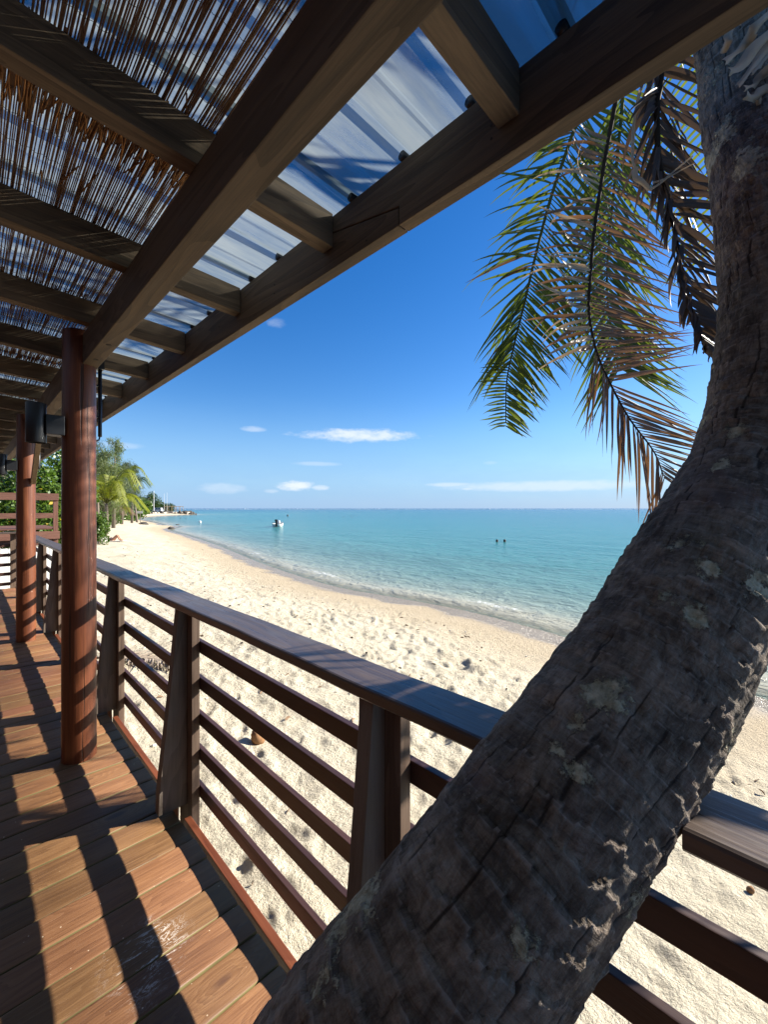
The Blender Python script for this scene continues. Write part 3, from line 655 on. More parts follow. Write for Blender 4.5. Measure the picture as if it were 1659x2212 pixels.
order = sorted(range(len(cand)), key=lambda i: (cand[i][0] > 2, cand[i][1] < 0.05, cand[i][0], -cand[i][1]))
single, rest = order[:290], order[290:]
for i in single:
    pi, x, a, b, lf, r_ = cand[i]
    MB().tube(reed_pts(x, a, b, lf, 0.0022), r_, 5).build('reed', M['reed'], screen, True)
mb = MB()
for i in rest:
    pi, x, a, b, lf, r_ = cand[i]; mb.tube(reed_pts(x, a, b, lf, 0.0025), r_, 4)
tag(mb.build('reed_field', M['reed'], screen, True), kind='stuff')
# split and broken ends crowding at the overlaps
mb = MB()
for (yc, n_, x0) in ((1.50, 210, -0.25), (2.97, 90, -0.3), (4.33, 70, -0.3), (5.83, 60, -0.3)):
    for i in range(n_):
        x = rs.uniform(x0 + .15, 0.59); L = rs.uniform(0.05, 0.17); y = yc + rs.uniform(-0.11, 0.06); dx = rs.gauss(0, 0.012)
        mb.tube([(x, y, rz(x) + rs.uniform(-0.004, 0.001)), (x + dx, y + L, rz(x) + rs.uniform(-0.006, 0.001))], rs.uniform(0.0016, 0.0034), 4)
for i in range(46):
    x = rs.uniform(-0.2, 0.48); y = rs.uniform(-0.4, 5); L = rs.uniform(0.06, 0.24); a = rs.gauss(0, 0.5)
    mb.tube([(x, y, rz(x) - 0.004), (x + L * math.sin(a) * 0.5, y + L * math.cos(a), rz(x) - 0.006)], rs.uniform(0.002, 0.0036), 5)
tag(mb.build('broken_reed_ends', M['reedend'], screen, True), kind='stuff')
y = -0.9; wi = 0
while y < 9:
    pts = []
    for x in np.arange(-0.14, 0.60, 0.009): pts.append((x, y + 0.006 * math.sin(x * 9 + wi), rz(x) + 0.0036 * math.sin(x / 0.009 * math.pi / 2 + 0.7) - 0.001))
    MB().tube(pts, 0.0009, 4).build('tie_wire', M['wire'], screen); y += 0.118 + rs.uniform(-0.012, 0.012); wi += 1
# knee brace on the far column
br_o = MB().bar((0.548, 6.27, CAMZ + 0.30), (0.537, 5.47, CAMZ + 0.855), 0.045, 0.07)
tag(br_o.build('knee_brace', M['brace'], None, bevel=0.002), 'pale unpainted diagonal brace between far column and roof beam', 'brace')

# ------------------------------------------------------------------ unseen wall added behind the viewer to darken the veranda inside
hw = empty('shade_wall', (-2.45, 4, -0.6), 'unseen brown wall added to darken the inner side of the veranda', 'wall')
MB().box(-2.50, -2.40, -3.0, 11.2, -0.8, 2.55).build('wall', M['terracez'], hw)
MB().box(-2.395, 0.40, -2.0, -1.9, -0.8, 2.55).build('wall', M['terracez'], hw)

# ------------------------------------------------------------------ leaning coconut palm
palm = empty('coconut_palm', (0.0, 0.66, -0.7), 'big leaning coconut palm growing through the deck, rough grey trunk with lichen', 'palm tree')
TP = [(-0.16, 0.80, -2.3, .19), (0.02, 0.68, -1.65, .175), (0.20, 0.57, -1.14, .16), (0.36, 0.47, -0.84, .152), (0.505, 0.370, -0.640, .140), (0.755, 0.262, -0.400, .135), (0.948, 0.190, -0.219, .134),
      (1.25, 0.098, 0.088, .133), (1.36, 0.066, 0.43, .118), (1.444, 0.099, 0.762, .106), (1.56, 0.155, 1.20, .098), (1.68, 0.21, 1.9, .094), (1.80, 0.26, 2.9, .10)]
SPL = spline(TP, 400)
cum = np.concatenate([[0], np.cumsum(np.linalg.norm(np.diff(SPL[:, :3], axis=0), axis=1))])
NL, NT = 900, 300
L_ = np.linspace(0, cum[-1], NL); C_ = np.stack([np.interp(L_, cum, SPL[:, i]) for i in range(4)], 1); C_[:, 2] += CAMZ
T_ = np.gradient(C_[:, :3], axis=0); T_ /= np.linalg.norm(T_, axis=1)[:, None]
U_ = np.zeros_like(T_); u = np.array([0.3, 0.9, 0.2]); u -= T_[0] * (u @ T_[0])
for i in range(NL):
    u = u - T_[i] * (u @ T_[i]); u /= np.linalg.norm(u); U_[i] = u
B_ = np.cross(T_, U_)
th = np.linspace(0, 2 * math.pi, NT, endpoint=False); LL, TT = np.meshgrid(L_, th, indexing='ij'); ct, st = np.cos(TT), np.sin(TT)
low = np.clip(1 - (LL - 1.3) / 0.9, 0, 1)           # the old lower bark is coarser
warp = 0.034 * vnoise(ct * 1.6, st * 1.6, LL * 4, seed=31) + 0.016 * vnoise(ct * 4, st * 4, LL * 9, seed=32) + 0.005 * vnoise(ct * 12, st * 12, LL * 25, seed=34)
per = 0.075 * low + 0.036 * (1 - low)
phs = np.cumsum(np.gradient(L_) / (0.082 * low[:, 0] + 0.034 * (1 - low[:, 0])))[:, None] + warp / per
saw = phs % 1.0
ringamp = (0.0062 * low + 0.0038 * (1 - low)) * np.clip(0.5 + 0.9 * vnoise(ct * 2.2, st * 2.2, LL * 4, seed=33), 0.05, 1.5)
disp = ringamp * (saw ** 2.2 - 0.9 * np.exp(-(saw / 0.09) ** 2))
cell = np.floor(phs)
cr = 0
for sd_, nf_, wd in ((41, 11, 0.045), (47, 19, 0.06)):
    tw = TT / (2 * math.pi) * nf_ + 0.30 * vnoise(ct * 3, st * 3, LL * 7, seed=sd_) + 0.22 * (hsh(cell, cell * 0, cell * 0, sd_) - 0.5)
    fr_ = np.abs((tw % 1.0) - 0.5); on = np.clip((vnoise(np.floor(tw) * 3.1, LL * (7 if sd_ == 41 else 12), TT * 0 + sd_, seed=sd_ + 1) - 0.12) * 4, 0, 1)
    cr = np.maximum(cr, np.exp(-(fr_ / wd) ** 2) * on)
disp -= cr * (0.0058 * low + 0.0018 * (1 - low))
pit = np.clip(vnoise(ct * 9, st * 9, LL * 40, seed=51) - 0.45, 0, 1) * 2
disp -= pit * 0.004 * (1 - low) + pit * 0.003 * low
disp += 0.006 * fbm(ct * 1.5, st * 1.5, LL * 3, seed=36, oct=3) + 0.0024 * fbm(ct * 8, st * 8, LL * 26, seed=37, oct=4)
RR = C_[:, 3][:, None] + disp
V = C_[:, None, :3] + RR[..., None] * (ct[..., None] * U_[:, None] + st[..., None] * B_[:, None])
m = Mat('palm_bark'); crk = m.attr('crack'); rg = m.attr('ring')
cxy = m.n.new('ShaderNodeCombineXYZ'); m.l.new(m.attr('cu'), cxy.inputs[0]); m.l.new(m.attr('cv'), cxy.inputs[1]); m.l.new(m.attr('cl'), cxy.inputs[2]); TV = cxy.outputs[0]
fib = m.noise(m.map((80, 80, 30), src=TV), 1, 5, 0.7, 0.6); hat = m.noise(m.map((14, 14, 70), src=TV), 1, 5, 0.7, 0.8); blo = m.noise(m.map((9, 9, 7), src=TV), 1, 6, 0.72, 0.5)
nA = m.noise(m.pos(), 7, 6, 0.7); nB = m.noise(m.pos(), 55, 4, 0.7); nC = m.noise(m.pos(), 2.6, 4, 0.6)
c = m.ramp(m.math('ADD', m.math('MULTIPLY', blo, 0.5), m.math('ADD', m.math('MULTIPLY', fib, 0.28), m.math('MULTIPLY', hat, 0.24))), [(0.35, (0.036, 0.028, 0.022)), (0.46, (0.115, 0.093, 0.074)), (0.56, (0.26, 0.22, 0.178)), (0.70, (0.48, 0.42, 0.35))])
c = m.mix(m.mr(nC, 0.52, 0.68, 0, 0.45), c, (0.070, 0.072, 0.038))
c = m.mix(m.mr(m.noise(m.map((1.3, 1, 1.1)), 4.3, 4, 0.6), 0.58, 0.7, 0, 0.5), c, (0.20, 0.145, 0.125))
c = m.mix(m.mr(rg, 0.10, 0.01, 0, 0.6), c, (0.035, 0.028, 0.022))
c = m.mix(m.mr(rg, 0.80, 0.97, 0, 0.55), c, (0.36, 0.31, 0.27))
c = m.mix(0.75, c, m.ramp(m.attr('band'), [(0.0, (0.82, 0.82, 0.80)), (0.5, (1.0, 0.98, 0.97)), (1.0, (1.22, 1.14, 1.08))]), 'MULTIPLY')
c = m.mix(m.mr(crk, 0.35, 0.9, 0, 0.8), c, (0.022, 0.017, 0.014))
li = m.math('ADD', m.noise(m.pos(), 5.2, 2, 0.5), m.math('MULTIPLY', m.math('SUBTRACT', m.noise(m.pos(), 60, 4, 0.75), 0.5), 0.28))
lich = m.mr(li, 0.640, 0.670)
camp = np.array([0, 0, CAMZ]); lwarp = m.math('MULTIPLY', m.math('SUBTRACT', m.noise(m.pos(), 26, 6, 0.8), 0.5), 0.11)
for (lx, ly, lr) in ((1300, 1500, .040), (1330, 1485, .022), (1245, 1672, .027), (1468, 1172, .024), (1452, 1290, .024), (1205, 1620, .016), (1500, 1330, .03), (1130, 2025, .026), (1530, 1225, .026), (1590, 930, .03), (1560, 1010, .024), (1255, 1560, .014)):
    ray = np.array(pxy(lx, ly, 1.0)) - camp; tt_ = np.linspace(.4, 1.5, 500); Q = camp + tt_[:, None] * ray
    dd = np.linalg.norm(Q[:, None, :] - C_[None, ::6, :3], axis=2); k_ = dd.argmin(1); hit = np.argmax(dd.min(1) < C_[::6, 3][k_]); hp = Q[hit]
    vd = m.n.new('ShaderNodeVectorMath'); vd.operation = 'DISTANCE'; m.l.new(m.pos(), vd.inputs[0]); vd.inputs[1].default_value = tuple(hp)
    lich = m.math('MAXIMUM', lich, m.mr(m.math('ADD', vd.outputs['Value'], lwarp), lr * .62 + .004, lr * .62 - .005))
c = m.mix(lich, c, m.ramp(nB, [(0.35, (0.28, 0.26, 0.17)), (0.65, (0.62, 0.57, 0.41))]))
M['bark'] = m.set(c, 0.85, 0.2, m.math('ADD', m.math('ADD', fib, m.math('MULTIPLY', hat, 0.8)), m.math('ADD', m.math('MULTIPLY', m.noise(m.pos(), 190, 3, 0.7), 0.4), m.math('MULTIPLY', lich, 0.5))), 0.9, 0.010)
trunk = link('trunk', npmesh('trunk', V.reshape(-1, 3), gridfaces(NL, NT, True), M['bark'], True, {'crack': cr, 'ring': saw, 'cu': 0.14 * ct, 'cv': 0.14 * st, 'cl': LL, 'band': hsh(cell, np.floor(TT * 0.8 + 3 * hsh(cell, cell * 0, cell * 0, 5)), cell * 0, 77)}), palm)

rl = random.Random(21)
def leaflet(mb, base, d0, length, width, droop=0.3, curl=0.0, wref=(0, 0, 1), rows=8, mi=0, wave=0.0, fold=0.35):
    """a narrow folded leaf blade; droop bends it towards the ground, curl rolls it in its own plane"""
    p = Vector(base); d = Vector(d0).normalized(); wr = Vector(wref); b0 = len(mb.v); step = length / rows; ph = rl.uniform(0, 6)
    for i in range(rows + 1):
        t = i / rows; w = wr - d * wr.dot(d)
        w = w.normalized() if w.length > 1e-4 else Vector((1, 0, 0)); nrm = d.cross(w)
        ww = width * (0.35 + 0.65 * min(1, t * 6)) * (1 - t ** 2.4) + 0.0006
        q = p + nrm * wave * math.sin(t * 9 + ph)
        mb.v += [tuple(q - w * ww / 2 + nrm * ww * fold), tuple(q), tuple(q + w * ww / 2 + nrm * ww * fold)]
        d = (d + Vector((0, 0, -1)) * droop * step / length * (0.5 + t) + nrm * curl * step / length * (0.3 + 1.4 * t)).normalized(); p = p + d * step
    for i in range(rows):
        for j in (0, 1): mb.f.append((b0 + i*3 + j, b0 + i*3 + j + 1, b0 + (i+1)*3 + j + 1, b0 + (i+1)*3 + j)); mb.m.append(mi)
RIGHT = Vector((CS, -SN, 0)); FWD = Vector((SN, CS, 0))
def frond(name, pts, r0, spec, mats, label=None, side=RIGHT, joined=False, rmat='rachis', parent=None):
    """spec(t, s) -> (length, out, along, back, droop, curl, width, matkey) or None for side s at t"""
    P = spline([tuple(p) for p in pts], 90); fr = empty(name, tuple(P[0]), None)
    fr.parent = parent or palm; fr.location = Vector(P[0]) - Vector((parent or palm).location)
    if label: fr['label'] = label
    n = len(P); rads = [r0 * (1 - 0.85 * i / (n - 1)) + 0.0015 for i in range(n)]
    rc = MB().tube([P[i] for i in range(0, n, 2)], [rads[i] for i in range(0, n, 2)], 7)
    rc.build('rachis', M[rmat], fr, True)
    jm = {}
    for (t, s) in [(t, s) for t in spec.ts for s in (-1, 1)]:
        q = spec(t, s)
        if q is None: continue
        L, out, along, back, droop, curl, wd, mk = q
        i = min(int(t * (n - 1)), n - 2); p = Vector(P[i]) + (Vector(P[i + 1]) - Vector(P[i])) * (t * (n - 1) - i)
        tg = (Vector(P[i + 1]) - Vector(P[max(i - 1, 0)])).normalized(); sd2 = (side - tg * side.dot(tg)).normalized(); nb2 = tg.cross(sd2)
        d = sd2 * s * out + tg * along + nb2 * back
        mb = jm.setdefault(mk, MB()) if joined else MB()
        leaflet(mb, p, d, L, wd, droop, curl * s, tg + nb2 * rl.uniform(-0.5, 0.5), wave=rl.uniform(0, 0.006))
        if not joined: mb.build('leaflet', M[mk], fr, True)
    for mk, mb in jm.items(): tag(mb.build('leaflets', M[mk], fr, True), kind='stuff')
    return fr
class Spec:
    def __init__(s, ts, fn): s.ts = ts; s.fn = fn
    def __call__(s, t, sd): return s.fn(t, sd)
ru = rl.uniform
crown = Vector((1.80, 0.26, CAMZ + 2.85))
# dead brown frond hanging free
def f_brown(t, s):
    if t < 0.30: return None
    if s > 0:
        L = 0.84 * (1 - 0.25 * abs(t - 0.55) / 0.45) * ru(0.88, 1.08)
        if t > 0.74: return (0.80 * ru(0.8, 1.1) * (1.25 - 0.35 * t), 0.72, 0.75, ru(-.15, .15), ru(0.0, 0.25), ru(-.3, .1), ru(.018, .026), 'leafdead')
        return (L, 0.95, 0.18 + ru(-.06, .08) - 0.16 * max(0, t - 0.45), ru(-.25, .15), ru(0.15, 0.5) if t < 0.6 else ru(-.1, .2), ru(-.25, .15), ru(.020, .030), 'leafdead')
    if t < 0.66: return (0.52 * ru(0.75, 1.15), 0.95, 0.05 + ru(-.12, .12), ru(-.1, .5), ru(-.2, .5), ru(-1.6, 1.8), ru(.026, .036), 'leafpale' if rl.random() < .45 else 'leafdead')
    if rl.random() < 0.38: return None
    return (0.70 * ru(0.7, 1.1), 0.5, 0.85, ru(-.2, .2), ru(.3, .9), ru(-.4, .4), ru(.018, .026), 'leafdead')
pb = [crown, (2.35, 0.75, CAMZ + 3.45), pxy(1345, 120, 3.25), pxy(1328, 232, 3.35), pxy(1307, 347, 3.42), pxy(1286, 487, 3.45), pxy(1276, 593, 3.45), pxy(1273, 678, 3.45), pxy(1290, 763, 3.45), pxy(1324, 839, 3.43), pxy(1362, 907, 3.4), pxy(1413, 975, 3.36), pxy(1436, 1034, 3.32)]
frond('frond', pb, 0.020, Spec(np.linspace(0.27, 0.995, 92), f_brown), None, 'dead brown frond hanging down, its tip swung towards the trunk')
# green frond drooping behind it
def f_green(t, s):
    if t < 0.24: return None
    if s < 0:
        if t > 0.84: return (0.52 * ru(.75, 1.1) * (1.42 - t) , 0.9, 0.10, ru(-.2, .2), ru(0, .4), ru(-.4, .4), ru(.018, .026), 'leafgreen')
        return (0.72 * ru(.6, 1.15), 0.75 if t < .6 else .45, 0.30 + ru(-.2, .35) + (0.35 if t > .6 else 0), ru(-.4, .4), ru(.2, 1.0), ru(-.5, .5), ru(.025, .036), 'leafgreen' if rl.random() < .9 else 'leafdead')
    L = 1.0 * ru(.8, 1.1) * (1 - 0.75 * max(0, t - .55) / .45)
    return (L, 0.85, 0.42 + ru(-.1, .15), ru(-.3, .2), ru(.2, .6), ru(-.25, .25), ru(.025, .036), 'leafgreen')
pg = [crown, (2.5, 1.2, CAMZ + 3.7), pxy(1265, 190, 3.9), pxy(1235, 296, 4.0), pxy(1192, 423, 4.05), pxy(1158, 550, 4.05), pxy(1133, 657, 4.05), pxy(1112, 742, 4.05), pxy(1095, 826, 4.05), pxy(1093, 924, 4.05)]
frond('frond', pg, 0.022, Spec(np.linspace(0.20, 0.995, 104), f_green), None, 'green frond drooping in front of the open sky', rmat='rachisgreen')
def f_green2(t, s):
    if t < 0.3: return None
    if s < 0: return (0.75 * ru(.7, 1.1), 0.6, .6, ru(-.3, .3), ru(.2, .7), ru(-.3, .3), ru(.025, .036), 'leafgreen')
    return (0.85 * ru(.75, 1.1), 0.76, 0.62 + ru(-.1, .15), ru(-.2, .2), ru(.0, .4), ru(-.2, .2), ru(.025, .036), 'leafgreen')
pg2 = [crown, (2.6, 0.9, CAMZ + 3.9), pxy(1345, 160, 4.0), pxy(1335, 330, 4.15), pxy(1318, 500, 4.2), pxy(1312, 620, 4.2), pxy(1322, 720, 4.2), pxy(1338, 800, 4.2)]
frond('frond', pg2, 0.02, Spec(np.linspace(0.25, 0.99, 96), f_green2), None, 'green frond half hidden behind the dead brown one', rmat='rachisgreen')
# dark withered frond folded against the trunk
def f_dark(t, s):
    if t < 0.10: return None
    if s > 0: return (0.42 * ru(.7, 1.2), 0.8, 0.55 + ru(-.2, .3), ru(-.5, .5), ru(.3, 1.0), ru(-.6, .6), ru(.018, .034), 'leafdark')
    return (0.40 * ru(.6, 1.2) * (1.15 - t), 0.35 + (0.3 if t < .35 else 0), 0.9, ru(-.5, .5), ru(.4, 1.2), ru(-.8, .8), ru(.018, .034), 'leafdark')
pd = [(1.72, 0.30, CAMZ + 2.5), (1.85, 0.55, CAMZ + 2.5), pxy(1425, 120, 2.0), pxy(1420, 230, 2.0), pxy(1424, 340, 2.0), pxy(1442, 420, 2.0), pxy(1462, 520, 1.98), pxy(1478, 610, 1.95), pxy(1505, 700, 1.92), pxy(1530, 770, 1.9)]
frond('frond', pd, 0.016, Spec(np.linspace(0.1, 0.97, 84), f_dark), None, 'dark withered frond folded against the trunk')
# pale dry straps at the top of the trunk
st = empty('dry_sheath', (1.6, 0.1, CAMZ + 1.2)); st.parent = palm; st.location = st.location - palm.location; st['label'] = 'pale dry leaf straps hanging by the roof edge'
def strap(pts, w, mk='leafpale'):
    P = spline([tuple(p) for p in pts], 14); mb = MB(); n = len(P)
    for i in range(n):
        t = (Vector(P[min(i+1, n-1)]) - Vector(P[max(i-1, 0)])).normalized(); v = Vector(P[i]) - Vector((0, 0, CAMZ)); sx = t.cross(v.normalized())
        sx = (sx + v.normalized() * 0.6 * math.sin(i * 0.5)).normalized(); ww = w * (1 - 0.45 * (i / (n - 1)) ** 2); nr = sx.cross(t)
        for q in (-1, -.45, 0, .45, 1): mb.v.append(tuple(Vector(P[i]) + sx * q * ww / 2 + nr * ww * 0.35 * abs(q) ** 1.5))
    for i in range(n - 1):
        for j in range(4): mb.f.append((i*5 + j, i*5 + j + 1, (i+1)*5 + j + 1, (i+1)*5 + j)); mb.m.append(0)
    mb.build('strap', M[mk], st, True)
for a_, w_ in (([(1700, 0), (1640, 55), (1605, 97), (1569, 131)], .030), ([(1720, 30), (1650, 90), (1600, 138), (1580, 152)], .034), ([(1730, 20), (1659, 105), (1625, 143), (1596, 184)], .022), ([(1700, 95), (1650, 130), (1625, 155)], .026),
              ([(1720, 190), (1659, 199), (1630, 208), (1614, 206)], .030), ([(1700, 180), (1659, 208), (1627, 234)], .016), ([(1600, 40), (1577, 75), (1563, 116)], .026), ([(1690, 130), (1640, 175), (1612, 190)], .03), ([(1640, 215), (1650, 260), (1659, 285)], .012)):
    strap([pxy(x, y, 1.06 + 0.05 * ru(-1, 1)) for x, y in a_], w_)
for a_ in ([(1700, 60), (1640, 110), (1600, 190)], [(1720, 110), (1660, 160), (1620, 215)], [(1700, 150), (1660, 210), (1645, 260)], [(1730, 60), (1690, 160), (1660, 240)], [(1680, 20), (1630, 70), (1590, 150)]):
    strap([pxy(x, y, 1.14 + 0.03 * ru(-1, 1)) for x, y in a_], .07, 'leafdark')
for a_, w_ in (([(1385, 190), (1372, 260), (1366, 340), (1372, 362)], .016), ([(1372, 362), (1380, 388), (1404, 410)], .03), ([(1404, 410), (1440, 385), (1498, 336)], .012), ([(1410, 395), (1450, 380), (1502, 352)], .009)):
    strap([pxy(x, y, 1.95) for x, y in a_], w_)
# unseen rest of the crown, with dead fronds added sunward to shade the trunk
def f_full(t, s):
    if t < 0.2: return None
    return (0.8 * ru(.8, 1.1) * (1 - .5 * abs(t - .5)), 0.85, 0.45, ru(-.1, .3), ru(.4, .9), ru(-.3, .3), .028, 'leafgreen')
def f_shadehang(t, s):
    if t < 0.15: return None
    return (0.27 * ru(.7, 1.2), 0.7, 0.6 + ru(-.3, .4), ru(-.6, .6), ru(.4, 1.2), ru(-.6, .6), .034, 'leafdark')
for (dx, dy, up) in ((2.6, -1.6, 1.3), (0.4, -2.8, 1.4), (-2.2, -1.0, 1.7), (-1.9, 1.6, 1.8), (2.9, 0.4, 1.6)):
    pts = [crown, crown + Vector((dx * .35, dy * .35, up)), crown + Vector((dx * .75, dy * .75, up * 1.2)), crown + Vector((dx * 1.1, dy * 1.1, up * .7)), crown + Vector((dx * 1.3, dy * 1.3, -0.2))]
    frond('frond', pts, 0.025, Spec(np.linspace(0.2, 0.99, 60), f_full), None, None, Vector((-dy, dx, 0)).normalized(), True, 'rachisgreen')
for (hx, hy, zt) in ((2.25, -0.30, 1.45), (2.05, -0.22, 1.6), (2.45, -0.40, 1.45), (2.35, -0.10, 1.8), (2.0, -0.34, 1.6), (2.15, -0.16, 1.5)):  # hanging fronds added out of view, placed to keep sun off the trunk
    pts = [crown - Vector((0, 0, .3)), Vector((1.95 + (hx - 1.95) * .6, 0.1 + (hy - .1) * .6, CAMZ + 2.75)), Vector((hx, hy, CAMZ + 2.1)), Vector((hx + .02, hy, CAMZ + 1.2)), Vector((hx - .02, hy + .03, zt + .35)), Vector((hx, hy, zt))]
    frond('frond', pts, 0.02, Spec(np.linspace(0.15, 0.99, 64), f_shadehang), None, None, Vector((0.42, 0.9, 0)), True)

# ------------------------------------------------------------------ vegetation helpers
def onground(x, y):
    """depth at which the photograph's ray (x, y) meets the beach"""
    ds = np.exp(np.linspace(math.log(2.5), math.log(400), 900)); k = (x - 829.5) / 925
    z = ground_z(ds * (SN + k * CS), ds * (CS - k * SN)); f_ = (CAMZ - z) - (y - 1098) / 925 * ds
    i = int(np.argmax(f_ < 0)) if (f_ < 0).any() else len(ds) - 1; d = float(ds[i]); p = px(x, d); p.z = gz(p); return p, d
def leaf_cloud(name, pts, size, mat, parent, elong=1.8, droop=0.0, seed=1, jitter=0.35):
    g = np.random.default_rng(seed); n = len(pts); P = np.asarray(pts, float)
    d = g.normal(size=(n, 3)); d[:, 2] -= droop * 1.5; d /= np.linalg.norm(d, axis=1)[:, None]
    u = g.normal(size=(n, 3)); u[:, 2] += 0.0; w = np.cross(d, u); w /= np.linalg.norm(w, axis=1)[:, None] + 1e-9
    L = size * (1 + jitter * g.uniform(-1, 1, n))[:, None]; Wd = L / elong
    nrm = np.cross(d, w)
    V = np.stack([P - d * L / 2, P + w * Wd / 2 + nrm * Wd * 0.12, P + d * L / 2, P - w * Wd / 2 + nrm * Wd * 0.12], 1).reshape(-1, 3)
    me = npmesh(name, V, np.arange(4 * n).reshape(-1, 4), mat, False); o = link(name, me, parent); return o
def clump_points(center, radii, n, nclump, seed, cr=0.32, hollow=0.55):
    g = np.random.default_rng(seed); c = g.normal(size=(nclump, 3)); c /= np.linalg.norm(c, axis=1)[:, None]; c *= (hollow + (1 - hollow) * g.uniform(0, 1, (nclump, 1)))
    idx = g.integers(0, nclump, n); q = g.normal(size=(n, 3)); q /= np.linalg.norm(q, axis=1)[:, None]; q *= g.uniform(0.45, 1, (n, 1)) ** 0.6
    s_ = (0.7 + 0.6 * g.uniform(0, 1, nclump))[idx][:, None]
    return np.array(center) + (c[idx] * (1 - cr * 0.6) + q * cr * s_) * np.array(radii)
M['hib'] = leafmat('broad_leaf', (0.035, 0.080, 0.012), (0.120, 0.190, 0.030), 0.30, 0.35, 0.8, 0.5)
M['hibdark'] = leafmat('tree_leaf', (0.022, 0.050, 0.012), (0.065, 0.110, 0.025), 0.25, 0.45, 0.3, 0.4)
M['casu'] = leafmat('casuarina_needles', (0.085, 0.115, 0.050), (0.17, 0.20, 0.085), 0.35, 0.6, 0.3, 0.3)
M['casud'] = leafmat('casuarina_needles_dark', (0.055, 0.080, 0.050), (0.11, 0.14, 0.085), 0.3, 0.6, 0.3, 0.3)
M['palmy'] = leafmat('young_palm_leaf', (0.11, 0.145, 0.012), (0.26, 0.27, 0.025), 0.40, 0.45, 0.5, 0.4)
M['barkfar'] = plain('far_bark', (0.17, 0.14, 0.115), 0.85, 0.2, scale=3)
M['yellowleaf'] = leafmat('yellow_leaf', (0.35, 0.26, 0.02), (0.5, 0.36, 0.03), 0.3, 0.5, 1, 0.3)
def limbs(name, base, top, r, parent, mat, nb=5, spread=1.0, seed=0):
    q = random.Random(seed); mb = MB(); base, top = Vector(base), Vector(top); mid = base.lerp(top, .5) + Vector((q.uniform(-.1, .1), q.uniform(-.1, .1), 0)) * (top - base).length * .5
    mb.tube(spline([base, mid, top], 8), [r * (1 - .7 * i / 7) for i in range(8)], 8)
    for i in range(nb):
        t = q.uniform(.35, .9); p = base.lerp(top, t) if t > .5 else base.lerp(mid, t * 2); a = q.uniform(0, 6.28); L = spread * q.uniform(.6, 1.1)
        e = p + Vector((math.cos(a) * L, math.sin(a) * L, L * q.uniform(.4, .9))); mb.tube([p, p.lerp(e, .5) + Vector((0, 0, .08 * L)), e], [r * .4, r * .28, r * .1], 6)
    return mb.build(name, mat, parent, True)
def leafy(name, center, radii, n, size, mat, label, cat, seed, nclump=26, trunk_r=0.12, cr=.34, group=None, extra=None):
    c = Vector(center); b = Vector((c.x, c.y, gz(c))); root = empty(name, b, label, cat, group)
    limbs('trunk', b - Vector((0, 0, .15)), c + Vector((0, 0, radii[2] * .4)), trunk_r, root, M['barkfar'], 6, min(radii[0], radii[1]) * .8, seed)
    leaf_cloud('crown', clump_points(c, radii, n, nclump, seed, cr), size, mat, root, 1.6, 0.2, seed)
    if extra: leaf_cloud('yellowing_leaves', clump_points(c, radii, extra, nclump, seed, cr), size, M['yellowleaf'], root, 1.6, 0.2, seed + 1)
    return root
# broad-leaved hedge trees beyond the terrace
c0 = px(60, 18.0); leafy('hibiscus_tree', (c0.x, c0.y, 1.7), (1.7, 1.5, 2.35), 8500, 0.17, M['hib'], 'broad-leaved green tree standing right behind the raised terrace', 'tree', 3, 44, .1, .30, extra=160)
c0 = px(140, 19.5); leafy('hibiscus_tree', (c0.x, c0.y, 1.9), (1.15, 1.5, 2.45), 8500, 0.17, M['hib'], 'broad-leaved green tree beside the two black lamps, with yellowing leaves, behind the columns', 'tree', 4, 44, .1, .30, extra=160)
c0 = px(-60, 17.5); leafy('hibiscus_tree', (c0.x, c0.y, 1.1), (1.7, 1.3, 1.9), 6000, 0.17, M['hib'], 'broad-leaved green shrub tree beyond the end of the deck, lowest of the three', 'tree', 6, 36, .1, .3)
c0, d0 = onground(214, 1176); leafy('beach_bush', (c0.x, c0.y, c0.z + .95), (.62, .7, 1.05), 3000, 0.13, M['hib'], 'bright green glossy bush by the sand next to the sunbather', 'bush', 8, 26, .05, .34)
for x, d, lab in ((226, 58, 'low green bush at the foot of the casuarinas'), (246, 74, 'low green bush behind the loungers'), (262, 96, 'low green bush under the round trees')):
    c0 = px(x, d); z0 = gz(c0); leafy('beach_bush', (c0.x, c0.y, z0 + 1.0), (2.6, 2.0, 1.3), 2200, .26, M['hib'], lab, 'bush', int(x), 24, .06, .34)
# feathery casuarinas
def casuarina(x, ybase, d, ytop, w, label, mat, seed, n=6500):
    b = px(x, d); b.z = gz(b); top = CAMZ + (1098 - ytop) / 925 * d; Hh = top - b.z; root = empty('casuarina_tree', b, label, 'tree', 'feathery casuarina trees')
    q = random.Random(seed); mb = MB(); mb.tube([b - Vector((0, 0, .2)), b + Vector((.1, 0, Hh * .5)), b + Vector((.25, .1, Hh * .97))], [.22, .14, .02], 8)
    tips = []
    for i in range(46):
        t = q.uniform(.18, .96); p = b + Vector((.25 * t, .1 * t, Hh * t)); a = q.uniform(0, 6.28); L = w * (1.1 - t) ** .7 * q.uniform(.5, 1.1) + .2
        e = p + Vector((math.cos(a) * L, math.sin(a) * L, L * q.uniform(.35, 1.1))); mb.tube([p, p.lerp(e, .5), e], [.05 * (1.1 - t) + .012, .025, .008], 5); tips.append((p, e))
    tips.append((b + Vector((.2, .1, Hh * .8)), b + Vector((.25, .1, Hh))))
    mb.build('trunk', M['barkfar'], root, True)
    P = []
    for i in range(n):
        p, e = tips[q.randrange(len(tips))]; t = q.random() ** .6; s_ = .13 * (e - p).length + .10
        P.append(tuple(p.lerp(e, t) + Vector((q.gauss(0, s_), q.gauss(0, s_), q.gauss(0, s_) - .12))))
    leaf_cloud('crown', P, .42, mat, root, 10, 0.5, seed); return root
